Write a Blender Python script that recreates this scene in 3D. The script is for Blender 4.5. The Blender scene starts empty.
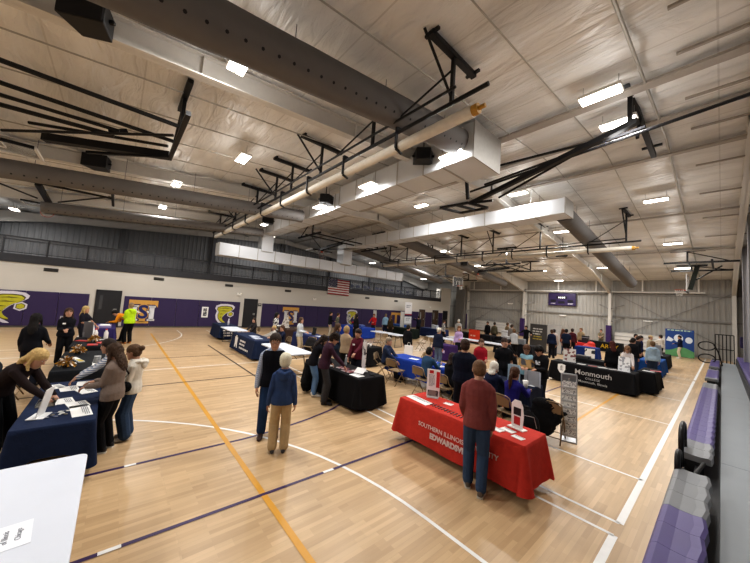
import bpy, bmesh, math, random
import numpy as np
from mathutils import Vector, Matrix
random.seed(7); np.random.seed(7)
PI = math.pi
SC = bpy.context.scene
COL = SC.collection

# ---------------------------------------------------------------- colour and materials
def lin(h):
    if isinstance(h, (tuple, list)): return tuple(h)
    h = h.lstrip('#')
    o = []
    for i in (0, 2, 4):
        v = int(h[i:i+2], 16)/255
        o.append(v/12.92 if v <= .04045 else ((v+.055)/1.055)**2.4)
    return tuple(o)

MATS = {}
def mat(hexc, rough=.7, metal=0., var=.12, scale=9., bump=0., bscale=60., spec=.4, alpha=1.):
    """one procedural principled material: colour varied by object-space noise, optional noise bump"""
    key = (hexc, rough, metal, var, scale, bump, bscale, spec, alpha)
    if key in MATS: return MATS[key]
    m = bpy.data.materials.new('surface'); m.use_nodes = True
    nt = m.node_tree; N = nt.nodes; L = nt.links
    b = N['Principled BSDF']
    c = lin(hexc)
    b.inputs['Roughness'].default_value = rough
    b.inputs['Metallic'].default_value = metal
    b.inputs['Specular IOR Level'].default_value = spec
    tc = N.new('ShaderNodeTexCoord')
    nz = N.new('ShaderNodeTexNoise'); nz.inputs['Scale'].default_value = scale; nz.inputs['Detail'].default_value = 3
    L.new(tc.outputs['Object'], nz.inputs['Vector'])
    mx = N.new('ShaderNodeMix'); mx.data_type = 'RGBA'
    mx.inputs['A'].default_value = (*[v*(1-var) for v in c], 1)
    mx.inputs['B'].default_value = (*[min(1, v*(1+var)) for v in c], 1)
    L.new(nz.outputs['Fac'], mx.inputs['Factor'])
    L.new(mx.outputs['Result'], b.inputs['Base Color'])
    if bump:
        n2 = N.new('ShaderNodeTexNoise'); n2.inputs['Scale'].default_value = bscale
        L.new(tc.outputs['Object'], n2.inputs['Vector'])
        bp = N.new('ShaderNodeBump'); bp.inputs['Strength'].default_value = bump; bp.inputs['Distance'].default_value = .02
        L.new(n2.outputs['Fac'], bp.inputs['Height']); L.new(bp.outputs['Normal'], b.inputs['Normal'])
    if alpha < 1: b.inputs['Alpha'].default_value = alpha
    MATS[key] = m
    return m
def cloth(h): return mat(h, .85, var=.18, scale=14, bump=.25, bscale=35, spec=.2)
def paint(h, r=.5): return mat(h, r, var=.05)
def paper(h='#e9e9e6'): return mat(h, .6, var=.04)
def metal(h='#9a9a98', r=.4): return mat(h, r, .8, var=.06)
def steel(h): return mat(h, .5, 0., var=.08)
BLACK = paint('#0e0e10', .45)
def emit(hexc, s):
    key = ('e', hexc, s)
    if key in MATS: return MATS[key]
    m = bpy.data.materials.new('lit_lens'); m.use_nodes = True
    b = m.node_tree.nodes['Principled BSDF']
    b.inputs['Base Color'].default_value = (.9, .9, .9, 1)
    b.inputs['Emission Color'].default_value = (*lin(hexc), 1); b.inputs['Emission Strength'].default_value = s
    MATS[key] = m; return m
def banded(cols, axis='Z', scale=10., key=None, rough=.85):
    """two-tone stripes along an object axis"""
    k = ('b', cols, axis, scale)
    if k in MATS: return MATS[k]
    m = bpy.data.materials.new('striped_fabric'); m.use_nodes = True
    nt = m.node_tree; N = nt.nodes; L = nt.links; b = N['Principled BSDF']; b.inputs['Roughness'].default_value = rough
    tc = N.new('ShaderNodeTexCoord'); w = N.new('ShaderNodeTexWave'); w.bands_direction = axis
    w.inputs['Scale'].default_value = scale; w.inputs['Distortion'].default_value = .6; w.inputs['Detail'].default_value = 1
    L.new(tc.outputs['Object'], w.inputs['Vector'])
    r = N.new('ShaderNodeValToRGB'); r.color_ramp.interpolation = 'CONSTANT'
    r.color_ramp.elements[0].color = (*lin(cols[0]), 1); r.color_ramp.elements[1].color = (*lin(cols[1]), 1); r.color_ramp.elements[1].position = .5
    L.new(w.outputs['Fac'], r.inputs['Fac']); L.new(r.outputs['Color'], b.inputs['Base Color'])
    MATS[k] = m; return m
def blotch(cols, scale=14., rough=.85):
    """camouflage / crumpled-foil like patches"""
    k = ('c', cols, scale)
    if k in MATS: return MATS[k]
    m = bpy.data.materials.new('patchy_fabric'); m.use_nodes = True
    nt = m.node_tree; N = nt.nodes; L = nt.links; b = N['Principled BSDF']; b.inputs['Roughness'].default_value = rough
    tc = N.new('ShaderNodeTexCoord'); w = N.new('ShaderNodeTexNoise'); w.inputs['Scale'].default_value = scale
    L.new(tc.outputs['Object'], w.inputs['Vector'])
    r = N.new('ShaderNodeValToRGB'); r.color_ramp.interpolation = 'CONSTANT'
    e = r.color_ramp.elements; e[0].color = (*lin(cols[0]), 1); e[1].color = (*lin(cols[1]), 1); e[1].position = .47
    if len(cols) > 2:
        q = e.new(.55); q.color = (*lin(cols[2]), 1)
    L.new(w.outputs['Fac'], r.inputs['Fac']); L.new(r.outputs['Color'], b.inputs['Base Color'])
    MATS[k] = m; return m
def printed(base, ink, scale=40., rough=.55):
    """small printed blocks, for newspapers, brochures and posters too small to read"""
    k = ('p', base, ink, scale)
    if k in MATS: return MATS[k]
    m = bpy.data.materials.new('printed_paper'); m.use_nodes = True
    nt = m.node_tree; N = nt.nodes; L = nt.links; b = N['Principled BSDF']; b.inputs['Roughness'].default_value = rough
    tc = N.new('ShaderNodeTexCoord'); w = N.new('ShaderNodeTexVoronoi'); w.inputs['Scale'].default_value = scale; w.distance = 'CHEBYCHEV'
    L.new(tc.outputs['Object'], w.inputs['Vector'])
    r = N.new('ShaderNodeValToRGB'); r.color_ramp.interpolation = 'CONSTANT'
    e = r.color_ramp.elements; e[0].color = (*lin(base), 1); e[1].color = (*lin(ink), 1); e[1].position = .66
    L.new(w.outputs['Color'], r.inputs['Fac']); L.new(r.outputs['Color'], b.inputs['Base Color'])
    MATS[k] = m; return m

# ---------------------------------------------------------------- mesh collector
class MB:
    def __init__(s): s.v = []; s.f = []; s.m = []
    def add(s, v, f, mi=0):
        o = len(s.v); s.v += [tuple(p) for p in v]; s.f += [tuple(i+o for i in q) for q in f]; s.m += [mi]*len(f); return s
    def box(s, x0, x1, y0, y1, z0, z1, mi=0):
        v = [(x0,y0,z0),(x1,y0,z0),(x1,y1,z0),(x0,y1,z0),(x0,y0,z1),(x1,y0,z1),(x1,y1,z1),(x0,y1,z1)]
        return s.add(v, [(0,3,2,1),(4,5,6,7),(0,1,5,4),(1,2,6,5),(2,3,7,6),(3,0,4,7)], mi)
    def beam(s, a, b, w, h, mi=0, up=(0,0,1)):
        """rectangular bar from a to b, w wide (sideways), h high"""
        a = Vector(a); b = Vector(b); t = (b-a).normalized(); u = Vector(up)
        if abs(t.dot(u)) > .98: u = Vector((0,1,0))
        x = t.cross(u).normalized()*(w/2); y = x.cross(t).normalized()*(h/2)
        v = [p+i*x+j*y for p in (a,b) for i,j in ((-1,-1),(1,-1),(1,1),(-1,1))]
        return s.add(v, [(0,3,2,1),(4,5,6,7),(0,1,5,4),(1,2,6,5),(2,3,7,6),(3,0,4,7)], mi)
    def tube(s, pts, rad, n=8, side=None, cap=True, mi=0, rnd=False):
        """swept tube; rad = radius, (rx, ry) or a list of either; side = reference direction of rx"""
        P = [Vector(p) for p in pts]; k = len(P)
        if not isinstance(rad, list): rad = [rad]*k
        R = [(r, r) if not isinstance(r, tuple) else r for r in rad]
        if rnd:   # rounded ends
            t0 = (P[0]-P[1]).normalized(); t1 = (P[-1]-P[-2]).normalized()
            a, b = R[0], R[-1]
            q = min(a); z = min(b)
            P = [P[0]+t0*q*.86, P[0]+t0*q*.5] + P + [P[-1]+t1*z*.5, P[-1]+t1*z*.86]
            R = [(a[0]*.45, a[1]*.45), (a[0]*.86, a[1]*.86)] + R + [(b[0]*.86, b[1]*.86), (b[0]*.45, b[1]*.45)]
            k = len(P)
        v = []; prev = Vector(side) if side is not None else None
        for i in range(k):
            t = (P[min(i+1,k-1)]-P[max(i-1,0)])
            t = t.normalized() if t.length > 1e-9 else Vector((0,0,1))
            if prev is None: prev = Vector((1,0,0)) if abs(t.x) < .9 else Vector((0,1,0))
            ref = Vector(side) if side is not None else prev
            x = ref-t*ref.dot(t)
            if x.length < 1e-3: x = prev-t*prev.dot(t)
            if x.length < 1e-3: x = Vector((.3,.9,.1))-t*Vector((.3,.9,.1)).dot(t)
            x.normalize(); y = t.cross(x); prev = x
            for j in range(n):
                a = 2*PI*j/n
                v.append(P[i]+x*(math.cos(a)*R[i][0])+y*(math.sin(a)*R[i][1]))
        f = []
        for i in range(k-1):
            for j in range(n):
                f.append((i*n+j, i*n+(j+1)%n, (i+1)*n+(j+1)%n, (i+1)*n+j))
        if cap:
            f.append(tuple(range(n-1,-1,-1))); f.append(tuple(range((k-1)*n, k*n)))
        return s.add(v, f, mi)
    def cyl(s, a, b, r, n=10, mi=0): return s.tube([a, b], r, n, mi=mi)
    def rings(s, rows, mi=0, close=True):
        n = len(rows[0]); f = []
        for i in range(len(rows)-1):
            for j in range(n): f.append((i*n+j, i*n+(j+1)%n, (i+1)*n+(j+1)%n, (i+1)*n+j))
        if close:
            f.append(tuple(range(n-1,-1,-1))); f.append(tuple(range((len(rows)-1)*n, len(rows)*n)))
        return s.add([p for r in rows for p in r], f, mi)
    def ell(s, c, r, n=10, m=7, mi=0, mx=None):
        rows = []
        for i in range(1, m):
            a = PI*i/m; z = -math.cos(a); q = math.sin(a)
            rows.append([(r[0]*q*math.cos(2*PI*j/n), r[1]*q*math.sin(2*PI*j/n), r[2]*z) for j in range(n)])
        if mx is not None: rows = [[mx @ Vector(p) for p in row] for row in rows]
        rows = [[(p[0]+c[0], p[1]+c[1], p[2]+c[2]) for p in row] for row in rows]
        return s.rings(rows, mi)
    def poly(s, pts, t=None, mi=0):
        """flat polygon; t = thickness vector for a solid prism"""
        n = len(pts)
        if t is None: return s.add(pts, [tuple(range(n))], mi)
        q = [tuple(p[i]+t[i] for i in range(3)) for p in pts]
        return s.add(list(pts)+q, [tuple(range(n-1,-1,-1)), tuple(range(n,2*n))]+[(i,(i+1)%n,n+(i+1)%n,n+i) for i in range(n)], mi)
    def xf(s, M):
        s.v = [tuple(M @ Vector(p)) for p in s.v]; return s
    def mesh(s, name):
        me = bpy.data.meshes.new(name); me.from_pydata(s.v, [], s.f)
        if any(s.m): me.polygons.foreach_set('material_index', s.m)
        me.update(); return me
    def build(s, name, mats, parent=None, loc=(0,0,0), rz=0., smooth=False, bevel=0., bseg=2, fixn=True):
        me = s.mesh(name)
        if fixn or bevel:
            bm = bmesh.new(); bm.from_mesh(me)
            bmesh.ops.recalc_face_normals(bm, faces=bm.faces[:])
            bm.to_mesh(me); bm.free()
        return link(name, me, mats, parent, loc, rz, smooth, bevel, bseg)
def link(name, me, mats, parent=None, loc=(0,0,0), rz=0., smooth=False, bevel=0., bseg=2):
    if not isinstance(mats, (list, tuple)): mats = [mats]
    for q in mats: me.materials.append(q)
    if smooth: me.polygons.foreach_set('use_smooth', [True]*len(me.polygons))
    o = bpy.data.objects.new(name, me); COL.objects.link(o)
    o.location = loc; o.rotation_euler[2] = rz
    if parent: o.parent = parent
    if bevel:
        b = o.modifiers.new('bevel', 'BEVEL'); b.width = bevel; b.segments = bseg; b.limit_method = 'ANGLE'; b.angle_limit = .6
    return o
def tag(o, label=None, cat=None, group=None, kind=None):
    for k, v in (('label', label), ('category', cat), ('group', group), ('kind', kind)):
        if v: o[k] = v
    return o
def thing(name, label, cat, loc=(0,0,0), rz=0., group=None):
    o = bpy.data.objects.new(name, None); COL.objects.link(o); o.location = loc; o.rotation_euler[2] = rz
    o.empty_display_size = .1
    return tag(o, label, cat, group)
def copy_tree(o, parent=None):
    c = o.copy(); COL.objects.link(c)
    if parent: c.parent = parent
    for ch in o.children: copy_tree(ch, c)
    return c
def text_geo(body, size, bold=0., extrude=.002, align='CENTER', shear=0., sp=1.):
    """letter geometry in the XY plane as (verts, faces)"""
    cu = bpy.data.curves.new('lettering', 'FONT'); cu.body = body; cu.size = size; cu.offset = bold; cu.extrude = extrude
    cu.align_x = align; cu.align_y = 'CENTER'; cu.resolution_u = 3; cu.shear = shear; cu.space_character = sp
    o = bpy.data.objects.new('lettering', cu); COL.objects.link(o)
    dg = bpy.context.evaluated_depsgraph_get(); me = o.evaluated_get(dg).to_mesh()
    v = [tuple(p.co) for p in me.vertices]; f = [tuple(p.vertices) for p in me.polygons]
    o.evaluated_get(dg).to_mesh_clear(); bpy.data.objects.remove(o); bpy.data.curves.remove(cu)
    return v, f
def wordbars(w, rows, h, seed=1, cover=.85):
    """rows of small word-length bars in the XY plane: print that cannot be read; returns list of rectangles (x0,x1,y0,y1)"""
    r = random.Random(seed); out = []
    for i in range(rows):
        x = -w/2; y = -i*h*1.9
        end = w/2-(r.random()*.35*w if i == rows-1 else 0)
        while x < end:
            l = min(r.uniform(1.2, 3.6)*h, end-x)
            out.append((x, x+l, y-h/2, y+h/2)); x += l+h*.6
    return out
LP = 190.; EXPO = -.28; UP = .12
# ---------------------------------------------------------------- people
def union_mesh(mb, vox, smooth=2, fac=.5):
    """fuse overlapping closed shells into one continuous surface"""
    me = mb.mesh('shell')
    bm = bmesh.new(); bm.from_mesh(me); bmesh.ops.recalc_face_normals(bm, faces=bm.faces[:]); bm.to_mesh(me); bm.free()
    o = bpy.data.objects.new('shell', me); COL.objects.link(o)
    r = o.modifiers.new('r', 'REMESH'); r.mode = 'VOXEL'; r.voxel_size = vox
    if smooth:
        s = o.modifiers.new('s', 'SMOOTH'); s.factor = fac; s.iterations = smooth
    dg = bpy.context.evaluated_depsgraph_get()
    out = bpy.data.meshes.new_from_object(o.evaluated_get(dg))
    bpy.data.objects.remove(o); bpy.data.meshes.remove(me)
    out.materials.clear()
    return out
def ik(a, c, l1, l2, hint):
    a = Vector(a); c = Vector(c); d = c-a; L = d.length
    m = (l1+l2)*.995
    if L > m: c = a+d*(m/L); d = c-a; L = m
    t = d/L; k = (l1*l1-l2*l2+L*L)/(2*L); r = math.sqrt(max(l1*l1-k*k, 0))
    h = Vector(hint); h = h-t*h.dot(t)
    h = h.normalized() if h.length > 1e-6 else Vector((0,1,0))
    return a+t*k+h*r, c
ARM = dict(hang=(.135,.02,.475), table=(.085,.27,.50), hold=(.045,.17,.63), low=(.07,.17,.52), pocket=(.112,.05,.49), hip=(.10,.06,.58),
           out=(.12,.30,.62), lap=(.06,.26,.36), fold=(.0,.14,.64), reach=(.10,.33,.55), back=(.06,-.09,.52), up=(.16,.16,.86), swing=(.14,.12,.49), swingb=(.14,-.09,.49))
SK = ['#b48a73', '#a67c66', '#bf947d', '#80543c', '#98705a']
NP = [0]
def person(label, x, y, head, h, top, legs, hair, skin=0, arms=('hang','hang'), lean=0., sit=0., look=(0.,0.), feet=None, shoes='#1b1a1c', fat=1., fem=False,
           det=1, group=None, leg_w=1., sleeve=1., extra=None, vest=None, hem=-.04, sole=None):
    """a standing, leaning or seated figure; local +Y is where it faces. All lengths below are fractions of the height h."""
    NP[0] += 1
    rng = random.Random(NP[0])
    root = thing('person', label, 'person', (x, y, 0), math.radians(head-90), group)
    vox = (.026, .017, .0095)[det]; S = h
    sk = mat(SK[skin], .6, var=.06, scale=12, spec=.35)
    # --- spine
    hz = (sit/h+.055) if sit else .53
    hy = -.13*math.sin(lean) if not sit else -.02
    hip = Vector((0, hy, hz))
    def spine(s):
        p = hip.copy(); n = 14; ds = s/n
        for i in range(n):
            a = lean*min(1, max(0, (ds*(i+.5)+.03)/.13)); p += Vector((0, math.sin(a), math.cos(a)))*ds
        a = lean*min(1, max(0, (s+.03)/.13))
        return p, Vector((0, math.sin(a), math.cos(a))), Vector((0, math.cos(a), -math.sin(a)))
    sw = (.083 if fem else .094)*(.6+.4*fat)
    TW = [(-.055,.070,.056),(-.02,.099,.071),(.02,.100 if fem else .096,.072),(.06,.088 if fem else .087,.066),(.10,.076 if fem else .083,.06),(.15,.080 if fem else .09,.062),(.21,.087 if fem else .097,.068 if not fem else .072),(.252,.090 if fem else .099,.061),(.275,.081 if fem else .090,.052),(.297,.063 if fem else .069,.044),(.318,.045,.039)]
    ft = lambda s: fat if s < .2 else (.5+.5*fat)
    def torso(mb, k, add, lo, hi, flare=0.):
        P = []; R = []
        rows = [r for r in TW if lo <= r[0] <= hi]
        if rows[0][0] > lo+.005:
            rows = [(lo, TW[1][1], TW[1][2])]+rows if lo > -.055 else [(lo, TW[1][1]+flare, TW[1][2]+flare)]+rows
        for s, a, b in rows:
            p, t, f = spine(s); P.append(p*S); R.append(((a*ft(s)*k+add)*S, (b*ft(s)*k+add)*S))
        mb.tube(P, R, 16, side=(1,0,0), rnd=False)
    # --- head frame
    nb, nt_, nf = spine(.33)
    ha = lean*.45+look[0]; yw = look[1]
    HS = 1.13 if not fem else 1.15
    HM = Matrix.Translation(spine(.312)[0]) @ Matrix.Rotation(-yw, 4, 'Z') @ Matrix.Rotation(-ha, 4, 'X')
    hc = Vector((0, .014, .068))                       # head centre above the neck top
    def H(p): return (HM @ ((Vector(p)+hc)*HS))*S
    # --- limbs
    sh = {}; el = {}; wr = {}; kn = {}; an = {}
    sp, st, sf = spine(.268)
    for i, sd in enumerate((-1, 1)):
        spec = arms[i]; spec = ARM[spec] if isinstance(spec, str) else spec
        sh[sd] = sp+Vector((sd*sw, 0, 0))
        tgt = Vector((sd*spec[0], spec[1], spec[2]))
        el[sd], wr[sd] = ik(sh[sd], tgt, .172, .150, (sd*.32, -.85, -.35))
        f = (feet[i] if feet else ((.058, .005) if not sit else (.07, .27)))
        an[sd] = Vector((sd*f[0], f[1], .045+(f[2] if len(f) > 2 else 0)))
        hj = hip+Vector((sd*.046, 0, -.01))
        kn[sd], an[sd] = ik(hj, an[sd], .245, .24, (sd*.12, 1, .25))
        sh[(sd, 'hip')] = hj
    def arm(mb, k, add, frac=1., w=1.):
        for sd in (-1, 1):
            a, e, c = sh[sd]-Vector((sd*.02, 0, -.006)), el[sd], wr[sd]
            pts = [a, sh[sd]+(e-sh[sd])*.12, sh[sd]+(e-sh[sd])*.5, e, e+(c-e)*.35, e+(c-e)*.75, c]
            rad = [.020, .0265, .0255, .0225, .0225, .018, .0155]
            if frac < 1:
                pts = pts[:3]+[sh[sd]+(e-sh[sd])*.72]; rad = [.022, .030, .031, .034]
            mb.tube([p*S for p in pts], [(r*k*(.5+.5*fat)+add)*S for r in rad], 10, rnd=True)
    def leg(mb, k, add, w=1., cut=1.):
        for sd in (-1, 1):
            a, e, c = sh[(sd, 'hip')], kn[sd], an[sd]
            pts = [a+Vector((0, 0, .02 if not sit else 0)), a+(e-a)*.25, a+(e-a)*.65, e, e+(c-e)*.3, e+(c-e)*.7, c]
            rad = [.05, .052, .043, .034, .035, .026, .022]
            if w is not None: rad = [.045, .047, .043, .039*w, .038*w, .035*w, .035*w]
            rad = [r*(.6+.4*fat) for r in rad]
            if cut < 1:
                pts = pts[:4]+[e+(c-e)*.08]; rad = rad[:3]+[.047, .049]
            elif w is not None:
                pts[-1] = c-(c-e).normalized()*.012 if add else c
            mb.tube([p*S for p in pts], [(r*k+add)*S for r in rad], 10, rnd=True)
    # --- body: one continuous skin surface
    mb = MB(); torso(mb, .84, 0, -.055, .318); leg(mb, .82, 0, None); arm(mb, .86, 0)
    n0, n1 = spine(.27)[0], HM @ Vector((0, .004, .03))
    mb.tube([n0*S, spine(.31)[0]*S, n1*S], [(.044*S, .038*S), (.033*S, .035*S), (.032*S, .034*S)], 12, side=(1,0,0))
    rows = []
    for z, hw, yf, yb in ((-.070,.012,.046,.020),(-.064,.021,.051,.006),(-.050,.030,.053,-.010),(-.030,.037,.054,-.030),(-.008,.0415,.053,-.045),(.016,.0435,.054,-.054),(.036,.042,.052,-.055),(.052,.035,.043,-.047),(.063,.022,.028,-.031),(.068,.008,.009,-.010)):
        row = []
        for j in range(16):
            a = 2*PI*j/16; cx, sy = math.cos(a), math.sin(a)
            row.append(H((hw*cx, (yf+yb)/2+(yf-yb)/2*(abs(sy)**.85)*(1 if sy > 0 else -1), z)))
        rows.append(row)
    mb.rings(rows)
    if det:
        mb.tube([H((0,.050,.014)), H((0,.058,.0)), H((0,.062,-.011)), H((0,.052,-.017))], [.0055*S, .007*S, .0095*S, .006*S], 8)
        for sd in (-1, 1): mb.ell(H((sd*.0435,-.004,-.002)), (.006*S*HS,.011*S*HS,.017*S*HS), 8, 6, mx=(HM.to_3x3()))
    if det == 2:   # brow ridge, lips, chin
        mb.tube([H((-.028,.045,.022)), H((0,.053,.022)), H((.028,.045,.022))], .0052*S, 6)
        mb.tube([H((-.016,.048,-.033)), H((0,.0545,-.032)), H((.016,.048,-.033))], .0048*S, 6)
        mb.ell(H((0,.047,-.060)), (.013*S,.009*S,.009*S), 8, 6)
    body = union_mesh(mb, vox, 1 if det == 2 else 2)
    # hands: palm, four unequal bent fingers and a side thumb
    hb = MB()
    for sd in (-1, 1):
        e, c = el[sd], wr[sd]; d = (c-e).normalized()
        if abs(d.z) < .75 and c.y > .08: d = (d+Vector((0, .2, -.15))).normalized()
        wx = Vector((0, 1, 0)) if d.z < -.7 else Vector((-sd, .15, 0))
        wx = (wx-d*wx.dot(d)).normalized()             # towards the thumb
        nn = d.cross(wx)*(1 if sd < 0 else -1)
        inw = Vector((-sd, 0, 0)) if d.z < -.7 else Vector((0, 0, -1))
        if nn.dot(inw) < 0: nn = -nn                   # nn = palm side
        P = lambda a, b, q: (c+d*a+wx*b+nn*q)*S
        fr = (.0052, .0046)[det == 2]
        hb.tube([P(-.012,0,0), P(.006,0,0), P(.03,.001,.001), P(.055,0,.003)], [(.014*S,.012*S), (.019*S,.0105*S), (.0235*S,.0095*S), (.0215*S,.0075*S)], 10, side=wx, rnd=True)
        for q, (b, l) in enumerate(((.016,.040),(.0055,.046),(-.005,.042),(-.0152,.033))):
            cu = .16+.07*q
            pts = [P(.045,b,.003), P(.056,b*1.05,.004)]; a = 0.15; u, w = .056, .004
            for sgm in (.44, .32, .24):
                a += cu*1.7; u += l*sgm*math.cos(a*.75); w += l*sgm*math.sin(a*.75); pts.append(P(u, b*1.08, w))
            hb.tube(pts, [fr*S*1.1, fr*S*1.08, fr*S, fr*S*.92, fr*S*.8], 7, rnd=True)
        hb.tube([P(.008,.013,.002), P(.024,.024,.008), P(.040,.030,.015), P(.053,.029,.021)], [.0075*S, .0068*S, .0058*S, .005*S], 7, rnd=True)
    bm = bmesh.new(); bm.from_mesh(body)
    tmp = hb.mesh('hand'); bm.from_mesh(tmp); bpy.data.meshes.remove(tmp)
    bmesh.ops.recalc_face_normals(bm, faces=bm.faces[:]); bm.to_mesh(body); bm.free()
    bo = link('body', body, sk, root, smooth=True)
    # --- clothing
    tn, tc_ = top[0], top[1]; tm = cloth(tc_) if isinstance(tc_, str) else tc_
    mb = MB(); torso(mb, 1, .011, hem if not sit else -.02, .318)
    if vest is None: arm(mb, 1, .0088, sleeve)
    else: arm(mb, 1, .009, sleeve)
    if vest is not None: # the shirt shows as sleeves and collar under a vest
        link(tn, union_mesh(mb, vox, 2), tm, root, smooth=True)
        mb = MB(); torso(mb, 1.02, .019, hem-.005, .298)
        link('vest' if isinstance(vest, str) else vest[0], union_mesh(mb, vox, 2), cloth(vest if isinstance(vest, str) else vest[1]), root, smooth=True)
    else:
        link(tn, union_mesh(mb, vox, 3), tm, root, smooth=True)
    ln, lc = legs[0], legs[1]; lm = cloth(lc) if isinstance(lc, str) else lc
    mb = MB()
    p0 = spine(-.055)[0]; rr = [spine(s)[0]*S for s in (-.05, -.01, .03, .055)]
    mb.tube(rr, [((a*(.3+.7*fat)+.005)*S, (b*(.3+.7*fat)+.005)*S) for a, b in ((.072,.058),(.092,.068),(.092,.069),(.086,.066))], 16, side=(1,0,0))
    if ln == 'skirt':
        k = (kn[-1]+kn[1])/2
        mb.tube([hip*S, (hip*.5+k*.5)*S, k*S], [(.1*S,.075*S), (.108*S,.085*S), (.105*S,.09*S)], 16, side=(1,0,0))
    else: leg(mb, 1, .008, leg_w, .5 if ln == 'shorts' else 1)
    link(ln, union_mesh(mb, vox, 2), lm, root, smooth=True)
    # --- shoes
    for i, sd in enumerate((-1, 1)):
        a = an[sd]; yaw = sd*.16; fx, fy = math.sin(yaw), math.cos(yaw); pitch = 0
        mb = MB(); rows = []
        for d, w, hh in ((-.040,.010,.030),(-.034,.019,.046),(-.01,.021,.058),(.02,.023,.05),(.055,.027,.034),(.085,.027,.028),(.105,.020,.023),(.114,.009,.016)):
            row = []
            for j in range(10):
                q = 2*PI*j/10; cx, cz = math.cos(q)*w, max(0, (.5+.62*math.sin(q)))*hh
                row.append(((a.x+fx*d+fy*cx)*S, (a.y+fy*d-fx*cx)*S, (a.z-.045+cz+.002)*S))
            rows.append(row)
        mb.rings(rows)
        so = mb.build('shoe', mat(shoes, .6), root, smooth=True)
        if sole:
            mb = MB(); pts = []
            for d, w in ((-.041,.012),(-.03,.022),(.02,.025),(.06,.0295),(.095,.026),(.116,.010)):
                pts.append((d, w))
            ol = [(d, w) for d, w in pts]+[(d, -w) for d, w in reversed(pts)]
            mb.poly([((a.x+fx*d+fy*w)*S, (a.y+fy*d-fx*w)*S, (a.z-.0449)*S) for d, w in ol], (0, 0, .014*S))
            mb.build('sole', mat(sole, .7), so)
    # --- hair and headwear
    hs, hcx = hair
    hm = mat(hcx, .65, var=.35, scale=60, bump=.5, bscale=120, spec=.3)
    if hs != 'bald':
        mb = MB(); hk = {'buzz': .985, 'short': 1.03, 'curly': 1.09, 'puffy': 1.12}.get(hs, 1.03)
        R3 = HM.to_3x3()
        mb.ell(H((0,-.0045,.0235)), (.0485*S*hk*HS, .0575*S*hk*HS, .0535*S*hk*HS), 16, 10, mx=R3)
        mb.ell(H((0,-.022,.0)), (.0455*S*hk*HS, .043*S*hk*HS, .048*S*hk*HS), 14, 9, mx=R3)
        if hs in ('long', 'wavy', 'bob'):
            bk, bt, bf = spine(.285 if hs == 'bob' else .20 if hs == 'long' else .225)
            top_ = H((0,-.03,.0)); mid = H((0,-.048,-.05 if lean > .5 else -.06)); low = (bk-bf*.070)*S
            if lean > .5: low = H((0,-.046,-.088))+Vector((0, .012*S, -.012*S))
            wv = 1.1 if hs == 'wavy' else 1.
            mb.tube([top_, mid, mid*.5+low*.5, low], [(.046*S*wv,.032*S), (.052*S*wv,.03*S), (.057*S*wv,.026*S), (.036*S*wv,.014*S)], 12, side=(1,0,0), rnd=True)
            for sd in (-1, 1):
                a, b = H((sd*.042,-.005,.02)), H((sd*.049,.006,-.045))
                pts = [a, b]+([b+Vector((0,.01,-.045))*S] if lean > .5 else []) if hs == 'bob' else [a, b, (spine(.235)[0]+spine(.235)[2]*.052+Vector((sd*.052,0,0)))*S]
                mb.tube(pts, [.013*S*wv]*(len(pts)-1)+[.009*S], 8, rnd=True)
        if hs == 'pony':
            bk, bt, bf = spine(.20)
            a = H((0,-.062,.02)); b = H((0,-.088,-.02)); c = (bk-bf*.085)*S
            mb.tube([H((0,-.045,.025)), a, b, b*.45+c*.55, c], [.012*S, .014*S, .021*S, .022*S, .008*S], 9, rnd=True)
        if hs == 'bun': mb.ell(H((0,-.072,.028)), (.03*S, .028*S, .029*S), 10, 8)
        me = union_mesh(mb, vox*(.75 if det == 2 else 1), 1)
        rn = np.random.default_rng(NP[0]); am = (.002, .003, .0022)[det]*(.6 if hs in ('buzz', 'puffy') else 1)
        if hs in ('wavy', 'curly'): am *= 2.2
        co = np.empty(len(me.vertices)*3); me.vertices.foreach_get('co', co); co += rn.normal(0, am, co.shape); me.vertices.foreach_set('co', co)
        link('hair', me, hm, root, smooth=True)
    if hs == 'cap' or (extra and 'cap' in extra):
        cm = cloth(extra['cap']); mb = MB(); R3 = HM.to_3x3()
        mb.ell(H((0,-.006,.034)), (.052*S*HS,.061*S*HS,.043*S*HS), 16, 10, mx=R3)
        mb.poly([H((-.04,.04,.03)), H((-.036,.075,.024)), H((-.015,.093,.021)), H((.015,.093,.021)), H((.036,.075,.024)), H((.04,.04,.03))], tuple((HM.to_3x3() @ Vector((0,0,.006)))*S))
        mb.build('cap', cm, root, smooth=False)
    if det:  # eyes, brows and mouth
        for sd in (-1, 1):
            mb = MB(); mb.ell(H((sd*.0165,.0485,.009)), (.0074*S,.0054*S,.0038*S), 8, 6, mx=HM.to_3x3(), mi=0)
            mb.ell(H((sd*.0165,.0525,.009)), (.0035*S,.0025*S,.0035*S), 8, 6, mi=1)
            mb.build('eye', [paint('#d9d4cc'), paint('#20150f')], root, smooth=True)
            mb = MB(); mb.tube([H((sd*.008,.0535,.0205)), H((sd*.018,.0515,.0235)), H((sd*.027,.045,.021))], .0017*S, 6); mb.build('eyebrow', mat('#4a382c' if hcx < '#a' else '#94836a', .8), root)
        mb = MB(); mb.tube([H((-.0145,.0515,-.0325)), H((0,.0575,-.0335)), H((.0145,.0515,-.0325))], [(.0015*S,.0015*S), (.0033*S,.002*S), (.0015*S,.0015*S)], 8); mb.build('mouth', mat('#8a4c44', .5), root)
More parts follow.
